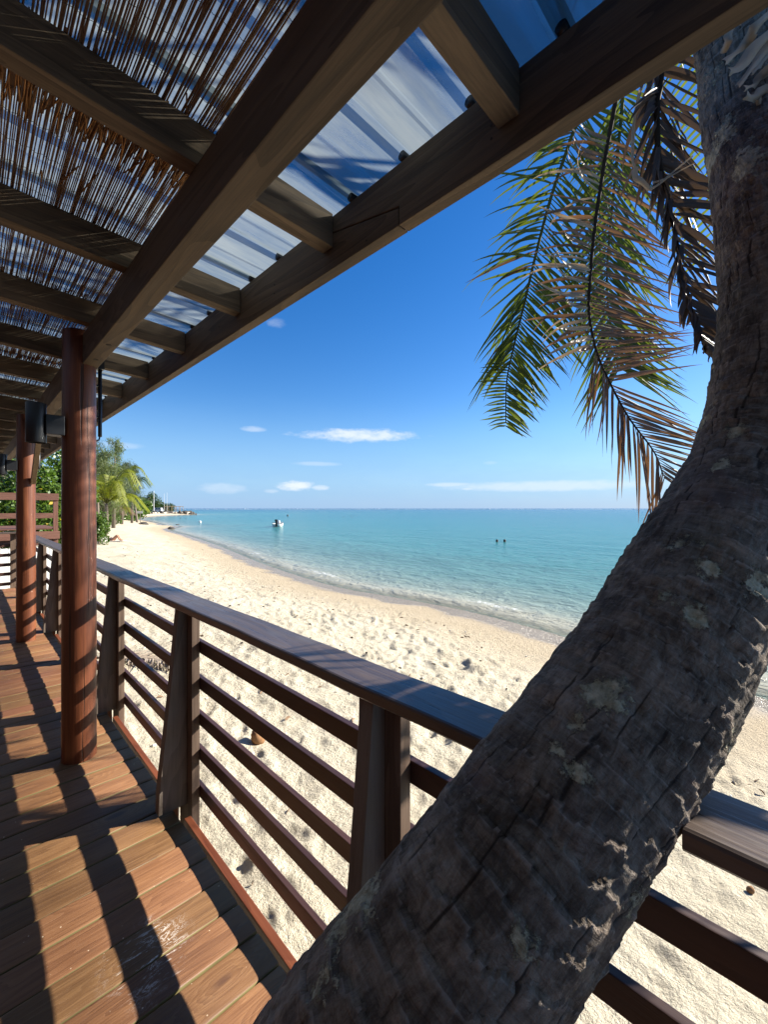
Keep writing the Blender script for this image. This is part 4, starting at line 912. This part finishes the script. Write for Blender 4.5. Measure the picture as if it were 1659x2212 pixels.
casuarina(222, 1140, 44, 975, 2.3, 'tall feathery casuarina rising behind the young palm', M['casu'], 12)
casuarina(244, 1140, 50, 946, 1.9, 'slim casuarina with a dark pointed top leaning seaward', M['casu'], 13)
casuarina(200, 1140, 47, 952, 2.6, 'casuarina half hidden behind the columns', M['casud'], 14)
casuarina(262, 1130, 62, 1000, 2.2, 'dark casuarina crown behind the yellow green palm, lower than the tall ones', M['casud'], 15)
casuarina(284, 1125, 72, 1004, 1.7, 'small grey green casuarina over the round trees', M['casud'], 16)
casuarina(2, 1140, 34, 850, 3.0, 'pale feathery casuarina rising behind the raised terrace', M['casu'], 17)
casuarina(-40, 1140, 36, 830, 3.0, 'feathery casuarina standing past the end of the deck', M['casu'], 18)
# smaller palms
def small_palm(base, top, nf, fl, mat, label, seed, r=0.12, up=.7, rm='rachisgreen'):
    q = random.Random(seed); base, top = Vector(base), Vector(top); root = empty('small_palm', base, label, 'palm tree')
    pts = spline([base - Vector((0, 0, .2)), base.lerp(top, .5) + Vector((.05, 0, 0)), top], 10)
    MB().tube(pts, [r * (1.25 - .5 * i / 9) for i in range(10)], 10).build('trunk', M['barkfar'], root, True)
    for i in range(nf):
        a = 2.4 * i + q.uniform(-.3, .3); e = q.uniform(.05, 1.0) * up; L = fl * q.uniform(.8, 1.1); h = Vector((math.cos(a), math.sin(a), 0))
        P = spline([top, top + h * L * .3 + Vector((0, 0, L * (.18 + .35 * e))), top + h * L * .65 + Vector((0, 0, L * (.12 + .55 * e))), top + h * L * .95 + Vector((0, 0, L * (-.25 + .55 * e)))], 24)
        mb = MB(); mb.tube([P[j] for j in range(0, 24, 3)], [.03 * (1 - j / 30) for j in range(0, 24, 3)], 5, mi=1); sidev = Vector((-h.y, h.x, 0))
        for j in range(3, 24):
            for s_ in (-1, 1):
                for k2 in (0, .5):
                    p = Vector(P[j]); tg = (Vector(P[j]) - Vector(P[j-1])).normalized(); p = p - tg * k2 * L / 24
                    d = sidev * s_ * .75 + tg * .6 + Vector((0, 0, -.15)); ll = fl * .26 * (1 - .6 * abs(j / 23 - .5)) * q.uniform(.8, 1.1)
                    leaflet(mb, p, d, ll, .05, q.uniform(.5, 1.1), 0, tg, 3)
        mb.build('frond', [mat, M[rm]], root, True)
    return root
b = px(226, 32); b.z = gz(b); small_palm(b, px(229, 32, CAMZ + .35), 21, 3.0, M['palmy'], 'young coconut palm with bright yellow green fronds above the bush', 31, .13, 1.35)
b, d_ = onground(247, 1133); t_ = px(252, d_, CAMZ - .35); small_palm(b, t_, 13, 2.6, M['leafdead'], 'small palm with drooping dry fronds on a leaning trunk', 32, .14, .35)
b = px(296, 78); b.z = gz(b); small_palm(b, px(283, 78, CAMZ + 4.2), 14, 3.3, M['hibdark'], 'dark palm with fronds arching over the sand behind the young palm', 33, .16, .6)
b = px(208, 38); b.z = gz(b); small_palm(b, px(210, 38, CAMZ + .8), 12, 2.6, M['palmy'], 'yellow green palm growing between the casuarinas and the bush', 34, .12, .8)
# round shade trees along the headland
for i, (x, d, H, rx, n, lab) in enumerate(((268, 88, 2.0, 4.2, 3600, 'round green tree nearest the small leaning palm'), (292, 100, 2.3, 4.4, 3600, 'round green tree behind the thin sign post'), (308, 215, 5.6, 4.6, 3200, 'taller dark green tree among the headland trees'),
                                           (326, 228, 7.6, 5.2, 4200, 'big dark round tree behind the white mast'), (346, 238, 2.6, 4.6, 2200, 'low green tree behind the grey van'), (362, 240, 2.4, 4.2, 2200, 'low green tree behind the wooden frame shelter'), (245, 80, 2.0, 4.0, 3000, 'green tree behind the loungers'))):
    c0 = px(x, d); leafy('shade_tree', (c0.x, c0.y, CAMZ + H + .9 - (2.9, 2.9, 4.2, 5.4, 2.7, 2.7, 2.9)[i]), (rx, rx, (2.9, 2.9, 4.2, 5.4, 2.7, 2.7, 2.9)[i]), n, .50, M['hib'] if i in (0, 1, 6) else M['hibdark'], lab, 'tree', 40 + i, 30, .22, .32, 'round trees on the headland')

# ------------------------------------------------------------------ raised terrace at the end of the deck
ter = empty('raised_terrace', (0.2, 14.6, -0.7), 'brown timber terrace on higher ground beyond the deck, open rails', 'terrace')
TX0, TX1, TY = -4.2, 1.74, 14.0
def tz(y): return CAMZ + (1098 - y) / 925 * 11.3
for i in range(16): MB().box(TX0, TX1, TY + .17 * i, TY + .17 * i + .16, tz(1140) - .03, tz(1140)).build('floor_plank', M['terrace'], ter)
MB().box(TX0, TX1 + .02, TY - .06, TY - .012, tz(1163), tz(1146.5)).build('front_beam', M['terrace'], ter, bevel=.004)
MB().box(TX0, TX1 - .02, TY + .02, TY + .07, tz(1176), tz(1163) - .004).build('front_beam', M['terrace'], ter, bevel=.004)
MB().box(TX0, TX1, TY - .04, TY + .08, tz(1081), tz(1066.5)).build('top_rail', M['terrace'], ter, bevel=.004)
MB().box(TX0, TX1 - .05, TY - .01, TY + .035, tz(1119), tz(1108)).build('mid_rail', M['terrace'], ter, bevel=.004)
for x in (TX1 - .11, TX1 - 2.2, TX1 - 4.3): MB().box(x, x + .10, TY - .011, TY + .075, -0.9, tz(1081) - .002).build('post', M['terracez'], ter, bevel=.004)
wp = empty('white_panel_fence', (0, 13.6, -0.7), 'white upright panels shut in under the raised terrace', 'fence')
M['whitep'] = plain('white_paint', (0.72, 0.72, 0.69), 0.6, 0.3, var=.06)
for i in range(34): MB().box(-3.6 + .155 * i, -3.6 + .155 * i + .145, 13.60, 13.625, -0.72, tz(1177)).build('panel', M['whitep'], wp)
for z in (-.2, .3): MB().box(-3.6, 1.65, 13.63, 13.68, z, z + .08).build('batten', M['whitep'], wp)

# ------------------------------------------------------------------ things on the beach
def skin_person(name, joints, edges, radii, mats, root_j, sub=2):
    me = bpy.data.meshes.new(name); keys = list(joints); me.from_pydata([joints[k] for k in keys], [(keys.index(a), keys.index(b)) for a, b in edges], [])
    o = bpy.data.objects.new(name, me); COL.objects.link(o); md = o.modifiers.new('skin', 'SKIN'); md.use_smooth_shade = True
    for i, k in enumerate(keys):
        me.skin_vertices[0].data[i].radius = (radii[k], radii[k]); me.skin_vertices[0].data[i].use_root = k == root_j
    ss = o.modifiers.new('sub', 'SUBSURF'); ss.levels = sub; ss.render_levels = sub
    dg = bpy.context.evaluated_depsgraph_get(); em = bpy.data.meshes.new_from_object(o.evaluated_get(dg)); bpy.data.objects.remove(o); em.name = name
    em.materials.clear(); em.materials.append(mats); return em
M['skin'] = plain('skin', (0.36, 0.17, 0.095), 0.5, 0.4, var=.05); M['skind'] = plain('skin_dark', (0.22, 0.10, 0.06), 0.5, 0.4, var=.05)
M['hair'] = plain('hair', (0.02, 0.014, 0.010), 0.6, 0.3); M['swim'] = plain('swimwear', (0.55, 0.36, 0.27), 0.7, 0.3); M['cloth'] = plain('cloth', (0.62, 0.60, 0.56), 0.8, 0.2); M['clothb'] = plain('cloth_dark', (0.05, 0.06, 0.10), 0.8, 0.2)
SK = [('pel', 'waist'), ('waist', 'chest'), ('chest', 'neck'), ('neck', 'head'), ('head', 'crown'), ('chest', 'shl'), ('shl', 'ell'), ('ell', 'wrl'), ('wrl', 'hal'), ('chest', 'shr'), ('shr', 'elr'), ('elr', 'wrr'), ('wrr', 'har'),
      ('pel', 'hil'), ('hil', 'knl'), ('knl', 'anl'), ('anl', 'tol'), ('pel', 'hir'), ('hir', 'knr'), ('knr', 'anr'), ('anr', 'tor')]
RD_ = dict(pel=.13, waist=.12, chest=.135, neck=.055, head=.085, crown=.075, shl=.06, ell=.042, wrl=.03, hal=.032, shr=.06, elr=.042, wrr=.03, har=.032, hil=.09, knl=.058, anl=.04, tol=.035, hir=.09, knr=.058, anr=.04, tor=.035)
# sunbather: lies along the beach, knees drawn up, head in the shade of the bush
pb_, db_ = onground(243, 1169.5); U1 = RIGHT; U2 = Vector((FWD.x, FWD.y, 0))
def lay(a, b, z): v = pb_ + U1 * a + U2 * b; return (v.x, v.y, pb_.z + z)
J = dict(pel=lay(0, 0, .12), waist=lay(-.2, 0, .12), chest=lay(-.45, 0, .13), neck=lay(-.66, 0, .12), head=lay(-.78, 0, .12), crown=lay(-.9, 0, .12), shl=lay(-.55, -.17, .11), ell=lay(-.3, -.30, .06), wrl=lay(-.06, -.28, .06), hal=lay(.03, -.27, .05),
         shr=lay(-.55, .17, .11), elr=lay(-.3, .30, .06), wrr=lay(-.06, .28, .06), har=lay(.03, .27, .05), hil=lay(.05, -.09, .12), knl=lay(.34, -.10, .42), anl=lay(.54, -.10, .07), tol=lay(.72, -.10, .035), hir=lay(.05, .09, .12), knr=lay(.30, .10, .40), anr=lay(.48, .11, .07), tor=lay(.66, .11, .035))
sb_ = empty('person', pb_, 'sunbather lying on the sand with knees drawn up beside the bush', 'person')
link('body', skin_person('body', J, SK, RD_, M['skin'], 'pel'), sb_)
mb = MB(); mb.tube([lay(-.10, 0, .12), lay(0, 0, .12), lay(.07, 0, .14)], [.150, .152, .12], 14); mb.build('swim_shorts', M['swim'], sb_, True)
mb = MB(); mb.blob(lay(-.88, 0, .13), (.1, .1, .1), 2, 10, 7, .08); mb.build('hair', M['hair'], sb_, True)
towel = MB(); tp_ = [lay(a, b, .012) for a, b in ((-1.0, -.4), (.75, -.4), (.75, .4), (-1.0, .4))]; tp2 = [(v[0], v[1], v[2] + .012) for v in tp_]
towel.add(tp_ + tp2, [(3, 2, 1, 0), (4, 5, 6, 7), (0, 1, 5, 4), (1, 2, 6, 5), (2, 3, 7, 6), (3, 0, 4, 7)])
tag(towel.build('towel', plain('towel_cloth', (0.70, 0.64, 0.55), .9, .1)), 'pale towel spread on the sand under the sunbather', 'towel')
p_, d_ = onground(217, 1174); tag(MB().blob((p_.x, p_.y, p_.z + .18), (.42, .35, .32), 4, 12, 9, .12).build('concrete_block', plain('grey_stone', (0.42, 0.40, 0.37), .9, .2), None, True), 'grey stone lump at the foot of the green bush', 'stone')
def standing(x, y, label, wade=0.0, cl=None, sc=1.0, yaw=0.0, water=False):
    if water: d_ = 3 * 925 / (y - 1098); p_ = px(x, d_); p_.z = SEA_Z - wade
    else: p_, d_ = onground(x, y)
    def s_(a, b, z): return (p_.x + sc * (a * math.cos(yaw) - b * math.sin(yaw)), p_.y + sc * (a * math.sin(yaw) + b * math.cos(yaw)), p_.z + sc * z)
    J = dict(pel=s_(0, 0, .95), waist=s_(0, 0, 1.10), chest=s_(0, 0, 1.33), neck=s_(0, 0, 1.50), head=s_(.02, 0, 1.60), crown=s_(.01, 0, 1.69), shl=s_(0, .19, 1.41), ell=s_(.02, .25, 1.14), wrl=s_(.08, .25, .90), hal=s_(.1, .24, .82), shr=s_(0, -.19, 1.41), elr=s_(0, -.25, 1.14), wrr=s_(.05, -.25, .9), har=s_(.07, -.24, .82),
             hil=s_(0, .09, .9), knl=s_(.07, .1, .5), anl=s_(.0, .1, .08), tol=s_(.14, .1, .03), hir=s_(0, -.09, .9), knr=s_(-.05, -.1, .5), anr=s_(-.12, -.1, .08), tor=s_(.02, -.1, .03))
    root = empty('person', p_, label, 'person'); link('body', skin_person('body', J, SK, {k: v * sc for k, v in RD_.items()}, M['skind'], 'pel', 1), root)
    if cl: MB().tube([s_(0, 0, .80), s_(0, 0, .95), s_(0, 0, 1.15), s_(0, 0, 1.42)], [.17 * sc, .175 * sc, .16 * sc, .15 * sc], 10).build('clothing', cl, root, True)
    MB().blob(s_(.0, 0, 1.65), (.105 * sc,) * 3, 3, 8, 6, .05).build('hair', M['hair'], root, True)
standing(275, 1121, 'person walking on the far sand by the rock wall', 0, M['clothb'])
standing(283, 1116.5, 'person in pale clothes beside the parked dark cars', 0, M['cloth'])
standing(423, 1112.6, 'person wading off the tip of the rocky headland', .75, None, 1, 1.0, True)
standing(621, 1115.5, 'person standing waist deep out beyond the white boat', .9, None, 1, .5, True)
def swimmer(x, y, label, sc=1.0, group=None):
    d_ = 3 * 925 / (y - 1098); p_ = px(x, d_); p_.z = SEA_Z - .16 * sc; root = empty('swimmer', p_, label, 'swimmer', group)
    prf = [(-.35, .17), (-.16, .19), (-.05, .17), (.02, .10), (.06, .058), (.10, .066), (.15, .085), (.22, .092), (.29, .08), (.34, .03)]
    MB().tube([(p_.x, p_.y, p_.z + z * sc) for z, r in prf], [r * sc for z, r in prf], 12).build('body', M['skind'], root, True)
    MB().blob((p_.x + .0, p_.y + .0, p_.z + .245 * sc), (.098 * sc, .098 * sc, .112 * sc), 5, 10, 7, .04).build('hair', M['hair'], root, True)
swimmer(1074, 1170.5, 'swimmer with only a dark head above water, one of a close pair', 1.15, 'pair of swimmers'); swimmer(1090.5, 1170.5, 'swimmer with only a dark head above water, one of a close pair', 1.2, 'pair of swimmers')
for x, y in ((765, 1114.5), (771, 1113.5), (757, 1114), (742, 1117.5), (760, 1118)): swimmer(x, y, 'tiny far swimmer in the loose cluster behind the white boat', 1.2, 'swimmers in the far cluster')
for x, y in ((389, 1120.5), (401, 1120.5)): swimmer(x, y, 'swimmer off the far beach before the rock wall', 1.1, 'swimmers off the far beach')
swimmer(1041, 1106, 'lone far swimmer near the horizon', 1.3)
for x, y in ((520, 1106), (513, 1108)): swimmer(x, y, 'far swimmer beyond the headland tip', 1.3, 'swimmers beyond the headland')
# mooring buoy
d_ = 3 * 925 / (1129 - 1098); p_ = px(431.5, d_); tag(MB().blob((p_.x, p_.y, SEA_Z + .12), (.28, .28, .30), 1, 12, 8, .0).build('mooring_buoy', plain('buoy_white', (.8, .8, .8), .4, .4), None, True), 'white mooring buoy floating off the far beach', 'buoy')
# moored white boat, stern towards us
d_ = 3 * 925 / (1138.5 - 1098); bp = px(597, d_); boat = empty('motor_boat', (bp.x, bp.y, SEA_Z), 'small white motor boat moored alone in the shallows', 'boat')
ba = YAW + R(-4); bf, bs = Vector((math.sin(ba), math.cos(ba), 0)), Vector((math.cos(ba), -math.sin(ba), 0)); B0 = Vector((bp.x, bp.y, SEA_Z))
secs = [(0, .72, .50), (.7, .78, .50), (1.8, .78, .54), (2.8, .64, .60), (3.6, .36, .68), (4.1, .06, .74)]; mb = MB(); mi_ = MB()
prf = [(1.0, 1.0), (.97, .55), (.82, .12), (.45, -.18), (0, -.28)]
ring = lambda q, w, h: [B0 + bf * q + bs * (w * a * sg) + Vector((0, 0, h * b if b > 0 else .8 * b)) for sg, seq in ((-1, prf), (1, prf[-2::-1])) for a, b in seq]
for q, w, h in secs: mb.v += [tuple(v) for v in ring(q, w, h)]
n_ = 9
for i in range(len(secs) - 1):
    for j in range(n_ - 1): mb.f.append((i*n_ + j, (i+1)*n_ + j, (i+1)*n_ + j + 1, i*n_ + j + 1)); mb.m.append(0)
mb.f.append(tuple(range(n_))); mb.m.append(0)
M['hull'] = plain('hull_white', (.78, .78, .75), .35, .5); hull = mb.build('hull', M['hull'], boat, True)
dk = MB(); dk.v = [tuple(B0 + bf * q + bs * (w * sg * .95) + Vector((0, 0, h * .62))) for q, w, h in secs for sg in (-1, 1)]; dk.f = [(2*i, 2*i + 1, 2*i + 3, 2*i + 2) for i in range(5)]; dk.m = [0] * 5; dk.build('floor', plain('boat_floor', (.30, .29, .27), .7, .3), boat)
MB().bar(B0 + bf * -.12 + Vector((0, 0, .12)), B0 + bf * -.12 + Vector((0, 0, .95)), .30, .34, bf).bar(B0 + bf * -.2 + Vector((0, 0, .92)), B0 + bf * -.2 + Vector((0, 0, 1.22)), .40, .55, bf).build('outboard_motor', M['black'], boat, bevel=.04)
MB().bar(B0 + bf * 1.3 + Vector((0, 0, .4)), B0 + bf * 1.3 + Vector((0, 0, 1.05)), .55, .5, bf).build('console', M['hull'], boat, bevel=.04)
MB().bar(B0 + bf * .5 + bs * -.55 + Vector((0, 0, .62)), B0 + bf * .5 + bs * .55 + Vector((0, 0, .62)), .35, .10).build('bench', plain('bench_grey', (.2, .2, .2), .6, .3), boat, bevel=.02)
MB().tube([B0 + bs * -.71 + bf * .05 + Vector((0, 0, .62)), B0 + bs * -.71 + bf * 2 + Vector((0, 0, .68))], .035, 6).build('rub_strip', M['clothb'], boat)
MB().tube([B0 + bs * .71 + bf * .05 + Vector((0, 0, .62)), B0 + bs * .71 + bf * 2 + Vector((0, 0, .68))], .035, 6).build('rub_strip', M['clothb'], boat)
# thin sign on a post
p_, d_ = onground(302, 1133.5); sg = empty('sign_post', p_, 'white sign board on a thin post standing on the sand', 'sign'); top = CAMZ + (1098 - 1106) / 925 * d_
MB().tube([p_ - Vector((0, 0, .2)), (p_.x, p_.y, top)], .045, 8).build('post', M['barkfar'], sg)
MB().bar(Vector((p_.x, p_.y, top - .02)) - RIGHT * .42 - FWD * .06, Vector((p_.x, p_.y, top - .02)) + RIGHT * .42 - FWD * .06, .03, .36).build('board', M['whitep'], sg, bevel=.008)
# thin stakes
for x, y, yt, lab in ((284, 1119, 1098, 'thin weathered stake on the far sand, taller of two'), (286.5, 1120.5, 1104, 'thin weathered stake on the far sand, shorter of two')):
    p_, d_ = onground(x, y); tag(MB().tube([p_ - Vector((0, 0, .2)), p_ + Vector((.03, 0, (y - yt) / 925 * d_ * .55)), p_ + Vector((.06, 0, (y - yt) / 925 * d_))], [.07, .06, .05], 7).build('stake', M['barkfar']), lab, 'stake')
# sun loungers
M['lounge'] = plain('lounger_slats', (.28, .25, .22), .7, .3); M['loungew'] = plain('lounger_pad', (.62, .60, .57), .8, .2)
def lounger(x, y, rz_, label, w=False):
    p_, d_ = onground(x, y); r = empty('sun_lounger', p_, label, 'lounger', 'loungers under the trees'); M_ = M['loungew'] if w else M['lounge']; c, s = math.cos(rz_), math.sin(rz_)
    def t(a, b, z): return Vector((p_.x + a * c - b * s, p_.y + a * s + b * c, p_.z + z))
    MB().bar(t(-1, 0, .34), t(.35, 0, .34), .62, .07).build('seat', M_, r, bevel=.01); MB().bar(t(.36, 0, .35), t(.95, 0, .78), .62, .07).build('backrest', M_, r, bevel=.01)
    for a, b in ((-.9, -.26), (-.9, .26), (.3, -.26), (.3, .26)): MB().bar(t(a, b, -.03), t(a, b, .305), .05, .05).build('leg', M['lounge'], r)
lounger(238, 1127, 2.6, 'grey lounger under the young palms'); lounger(244, 1125.5, 2.9, 'pale lounger beside the leaning small palm', True)
for i, x in enumerate((255, 260, 265, 269)): lounger(x, 1118.5 - .4 * i, 3.0, 'dark lounger in the row below the round trees')
# logs and rocks on the sand
M['rock'] = plain('dark_rock', (.075, .068, .06), .9, .2, var=.3, scale=2)
for i, (x, y, r_, lab) in enumerate(((310, 1133, .55, 'flat dark driftwood heap near the sign post'), (369.5, 1143, .42, 'dark rock at the edge of the sand spit, the larger'), (383.5, 1136.3, .36, 'dark rock at the edge of the sand spit, the smaller'))):
    p_, d_ = onground(x, y); tag(MB().blob((p_.x, p_.y, p_.z + .05), (r_ * 1.3, r_, .30), 60 + i, 10, 7, .25).build('rock' if i else 'driftwood_heap', M['rock'], None, True), lab, 'rock' if i else 'driftwood')

# ------------------------------------------------------------------ rocky headland
# low sea wall of piled stones around the point
wall = empty('rock_wall', px(355, 195, -1.4), 'low wall of piled dark stones around the headland point', 'rock wall'); wq = random.Random(77)
WL = spline([px(292, 158), px(318, 172), px(345, 186), px(380, 197), px(405, 203), px(414, 209)], 60); stones = [MB().blob((0, 0, 0), (1, .9, .75), 80 + i, 8, 6, .22).mesh('stone', M['rock'], True) for i in range(5)]
for i in range(150):
    t = wq.random(); q = WL[min(int(t * 59), 59)]; ro = wq.choice((0, 0, 1)); o_ = link('stone', wq.choice(stones), wall, (q[0] + wq.uniform(-1.2, 1.2), q[1] + wq.uniform(-.9, .9) + ro * .8, SEA_Z + .3 + ro * .7 + wq.uniform(-.1, .2)), (wq.uniform(0, 3), wq.uniform(0, 3), wq.uniform(0, 6))); o_.scale = (wq.uniform(.5, 1.0),) * 3
p0 = [WL[i] for i in range(0, 60, 6)]; back = [(q[0] - 22, q[1] + 30, 0) for q in reversed(p0)]; poly = [(q[0], q[1]) for q in list(p0) + back]; n_ = len(poly)
gm = MB(); gm.v = [(x, y, SEA_Z + 1.3) for x, y in poly] + [(x, y, SEA_Z - .6) for x, y in poly]; gm.f = [tuple(range(n_))] + [(i, i + n_, (i + 1) % n_ + n_, (i + 1) % n_) for i in range(n_)]; gm.m = [0] * len(gm.f)
M['pale'] = plain('coral_gravel', (.50, .45, .36), .95, .1, scale=1.0); tag(link('headland_ground', fixn(gm.mesh('headland_ground', M['pale']))), kind='structure')
GZH = SEA_Z + 1.3
def car(x, d, yaw, col, label, van=False):
    p_ = px(x, d); p_.z = GZH; r = empty('parked_car', p_, label, 'car', 'cars parked on the headland'); c, s = math.cos(yaw), math.sin(yaw)
    def t(a, b, z): return (p_.x + a * c - b * s, p_.y + a * s + b * c, p_.z + z)
    H = 1.95 if van else 1.75
    pr_ = [(-2.2, .35), (2.2, .35), (2.25, .75), (2.1, .95), (1.2, 1.05), (.75 if not van else 1.3, H), (-1.9, H), (-2.2, 1.05)]
    mb = MB(); n = len(pr_); mb.v = [t(a, -.85 * (1 if z < 1.1 else .84), z) for a, z in pr_] + [t(a, .85 * (1 if z < 1.1 else .84), z) for a, z in pr_]
    mb.f = [tuple(range(n)), tuple(reversed(range(n, 2*n)))] + [(i, i + n, (i + 1) % n + n, (i + 1) % n) for i in range(n)]; mb.m = [0] * len(mb.f)
    link('body', fixn(mb.mesh('body', plain('car_paint', col, .25, .5))), r)
    gl_ = plain('car_glass', (.02, .025, .03), .1, .6)
    for sg_ in (-1, 1):
        for a0, a1 in ((-1.75, -.55), (-.45, .7)): MB().add([t(a, sg_ * (.845 - .12 * k), z) for a, z, k in ((a0, 1.1, 0), (a1, 1.1, 0), (a1 - .25, H - .12, 1), (a0 + .1, H - .12, 1))] + [t(a, sg_ * (.875 - .12 * k), z) for a, z, k in ((a0, 1.1, 0), (a1, 1.1, 0), (a1 - .25, H - .12, 1), (a0 + .1, H - .12, 1))], [(4, 5, 6, 7), (0, 3, 2, 1)]).build('window', gl_, r)
    xw = .98 if not van else 1.25
    MB().add([t(1.17, -.6, 1.12), t(1.17, .6, 1.12), t(.80 if not van else 1.31, .58, H - .1), t(.80 if not van else 1.31, -.58, H - .1)], [(0, 1, 2, 3)]).build('windscreen', gl_, r)
    for a in (-1.4, 1.4):
        for b in (-.8, .8): MB().tube([t(a, b - .1, .33), t(a, b + .1, .33)], .33, 14).build('wheel', M['black'], r)
car(306.5, 200, 2.6, (.015, .016, .02), 'dark parked car under the trees, nearest the stakes'); car(316, 202, 2.9, (.02, .022, .028), 'dark parked car right beside the white mast'); car(326, 205, 3.2, (.02, .025, .03), 'low dark parked car between the mast and the van')
car(340, 204, 2.3, (.42, .45, .47), 'silver grey parked van with a tall roof', True)
for x, yt, d, lab, r_ in ((331.7, 1060, 190, 'tall white mast standing in front of the parked cars', .16), (354, 1066, 215, 'thin pale mast behind the wooden shelter, the shorter', .08), (360, 1064, 215, 'thin pale mast behind the wooden shelter, the taller', .08)):
    p_ = px(x, d); tag(MB().tube([(p_.x, p_.y, GZH - .3), (p_.x, p_.y, CAMZ + (1098 - yt) / 925 * d)], [r_, r_ * .5], 8).build('mast', M['whitep']), lab, 'mast')
# open wooden frame shelter
ps = px(372, 198); sh_ = empty('frame_shelter', (ps.x, ps.y, GZH), 'open wooden frame shelter at the tip of the headland', 'shelter'); sx_, sy_ = Vector((RIGHT.x, RIGHT.y, 0)), FWD
for i in range(5):
    for j in (0, 2.6): b_ = ps + sx_ * (-3.6 + 1.8 * i) + sy_ * j; MB().tube([(b_.x, b_.y, GZH - .2), (b_.x, b_.y, GZH + 2.5)], .09, 7).build('post', M['brace'], sh_)
for j in (0, 2.6): MB().bar(ps + sx_ * -3.9 + sy_ * j + Vector((0, 0, GZH + 2.5)), ps + sx_ * 3.9 + sy_ * j + Vector((0, 0, GZH + 2.5)), .12, .14).build('beam', M['brace'], sh_)
for i in range(10): a = ps + sx_ * (-3.6 + .8 * i) + Vector((0, 0, GZH + 2.62)); MB().bar(a - sy_ * .3, a + sy_ * 2.9, .10, .08).build('rafter', M['brace'], sh_)
for z in (.5, 1.0): MB().bar(ps + sx_ * -3.6 + sy_ * -.1 + Vector((0, 0, GZH + z)), ps + sx_ * 3.6 + sy_ * -.1 + Vector((0, 0, GZH + z)), .06, .10).build('rail', M['brace'], sh_)

# ------------------------------------------------------------------ near debris on the sand
p_, d_ = onground(300, 1432); ff = empty('fallen_frond', p_, 'dry grey palm frond lying on the sand beyond the railing', 'palm frond')
a0, a1 = onground(205, 1432)[0], onground(392, 1448)[0]; n_ = 34; mbr = MB(); pts = []
for i in range(12):
    t = i / 11; q = a0.lerp(a1, t) + Vector((.10 * math.sin(t * 3), .12 * math.sin(t * 3), 0)); q.z = gz(q) + .05; pts.append(q)
mbr.tube(pts, [.02 * (1 - .8 * i / 11) for i in range(12)], 6).build('rachis', M['fallen'], ff, True)
axv = (a1 - a0).normalized(); sv = Vector((-axv.y, axv.x, 0))
for i in range(52):
    t = .06 + .92 * i / 52; f_ = t * 11; k = min(int(f_), 10); p = pts[k].lerp(pts[k + 1], f_ - k)
    for s_ in (-1, 1):
        mb = MB(); leaflet(mb, p, sv * s_ * .8 + axv * (.6 + ru(-.2, .2)) + Vector((0, 0, ru(.1, .35))), .50 * (1.05 - .55 * t) * ru(.7, 1.1), .026, ru(.3, .8), ru(-.5, .5), axv, 6)
        for q in range(len(mb.v)):
            v = mb.v[q]; mb.v[q] = (v[0], v[1], max(v[2], pts[k].z - .045))
        mb.build('leaflet', M['fallen'], ff, True)
M['husk'] = plain('coconut_husk', (.26, .14, .065), .85, .2, var=.3, scale=30)
def husk(x, y, s, label, rot=.5, el=1.35):
    p_, d_ = onground(x, y); mb = MB(); mb.blob((0, 0, 0), (s, s * .82, s * el * .8), int(x), 14, 10, .06)
    o = mb.build('coconut', M['husk'], None, True); o.location = (p_.x, p_.y, p_.z + s * .75); o.rotation_euler = (rot, .4, x); return tag(o, label, 'coconut')
husk(557, 1606, .075, 'brown coconut husk lying on the sand behind the railing posts')
husk(1622, 1930, .022, 'small brown husk on the sand by the cut end of the handrail', .9)
for x_, y_, r_ in ((1333, 2022, .3), (1330, 2052, .7)): husk(x_, y_, .022, 'tiny brown nut on the sand close beside the leaning trunk', r_, 1)['group'] = 'tiny nuts beside the trunk'
M['litter'] = leafmat('leaf_litter', (.10, .055, .03), (.26, .17, .10), .05, .7, 20, .2, (1, 1, 1)); M['coral'] = plain('coral_bits', (.66, .62, .54), .9, .2, var=.2, scale=40)
lq = random.Random(9)
def litter(name, n, size, mat, label, cat, xr, yr, flat=True):
    mb = MB()
    for i in range(n):
        x, y = lq.uniform(*xr), lq.uniform(*yr); s = float(bil(sc_, np.array([x]), np.array([y]), RX0, RY0, .25)[0])
        if s < (2.2 if name != 'dark_pebbles' else 1.2): continue
        z = gz((x, y)); sz = size * lq.uniform(.5, 1.5)
        if flat:
            a = lq.uniform(0, 6.28); leaflet(mb, (x, y, z + .006), (math.cos(a), math.sin(a), lq.uniform(0, .4)), sz * 2.2, sz * .7, lq.uniform(.2, .9), lq.uniform(-.6, .6), (lq.uniform(-.3, .3), lq.uniform(-.3, .3), .2), 4)
        else: mb.blob((x, y, z + sz * .2), (sz * .6, sz * .45, sz * .4), i, 6, 4, .3)
    return tag(mb.build(name, mat, None, flat), label, cat, kind='stuff')
litter('leaf_litter', 200, .035, M['litter'], 'dry brown leaf bits scattered over the sand', 'litter', (.95, 9), (-2.5, 14))
litter('coral_bits', 240, .028, M['coral'], 'broken white coral bits scattered over the sand', 'coral', (.95, 9), (-2.5, 14), False)
litter('dark_pebbles', 130, .035, M['rock'], 'dark pebbles and seaweed knots scattered over the sand', 'pebbles', (1.2, 12), (0, 30), False)
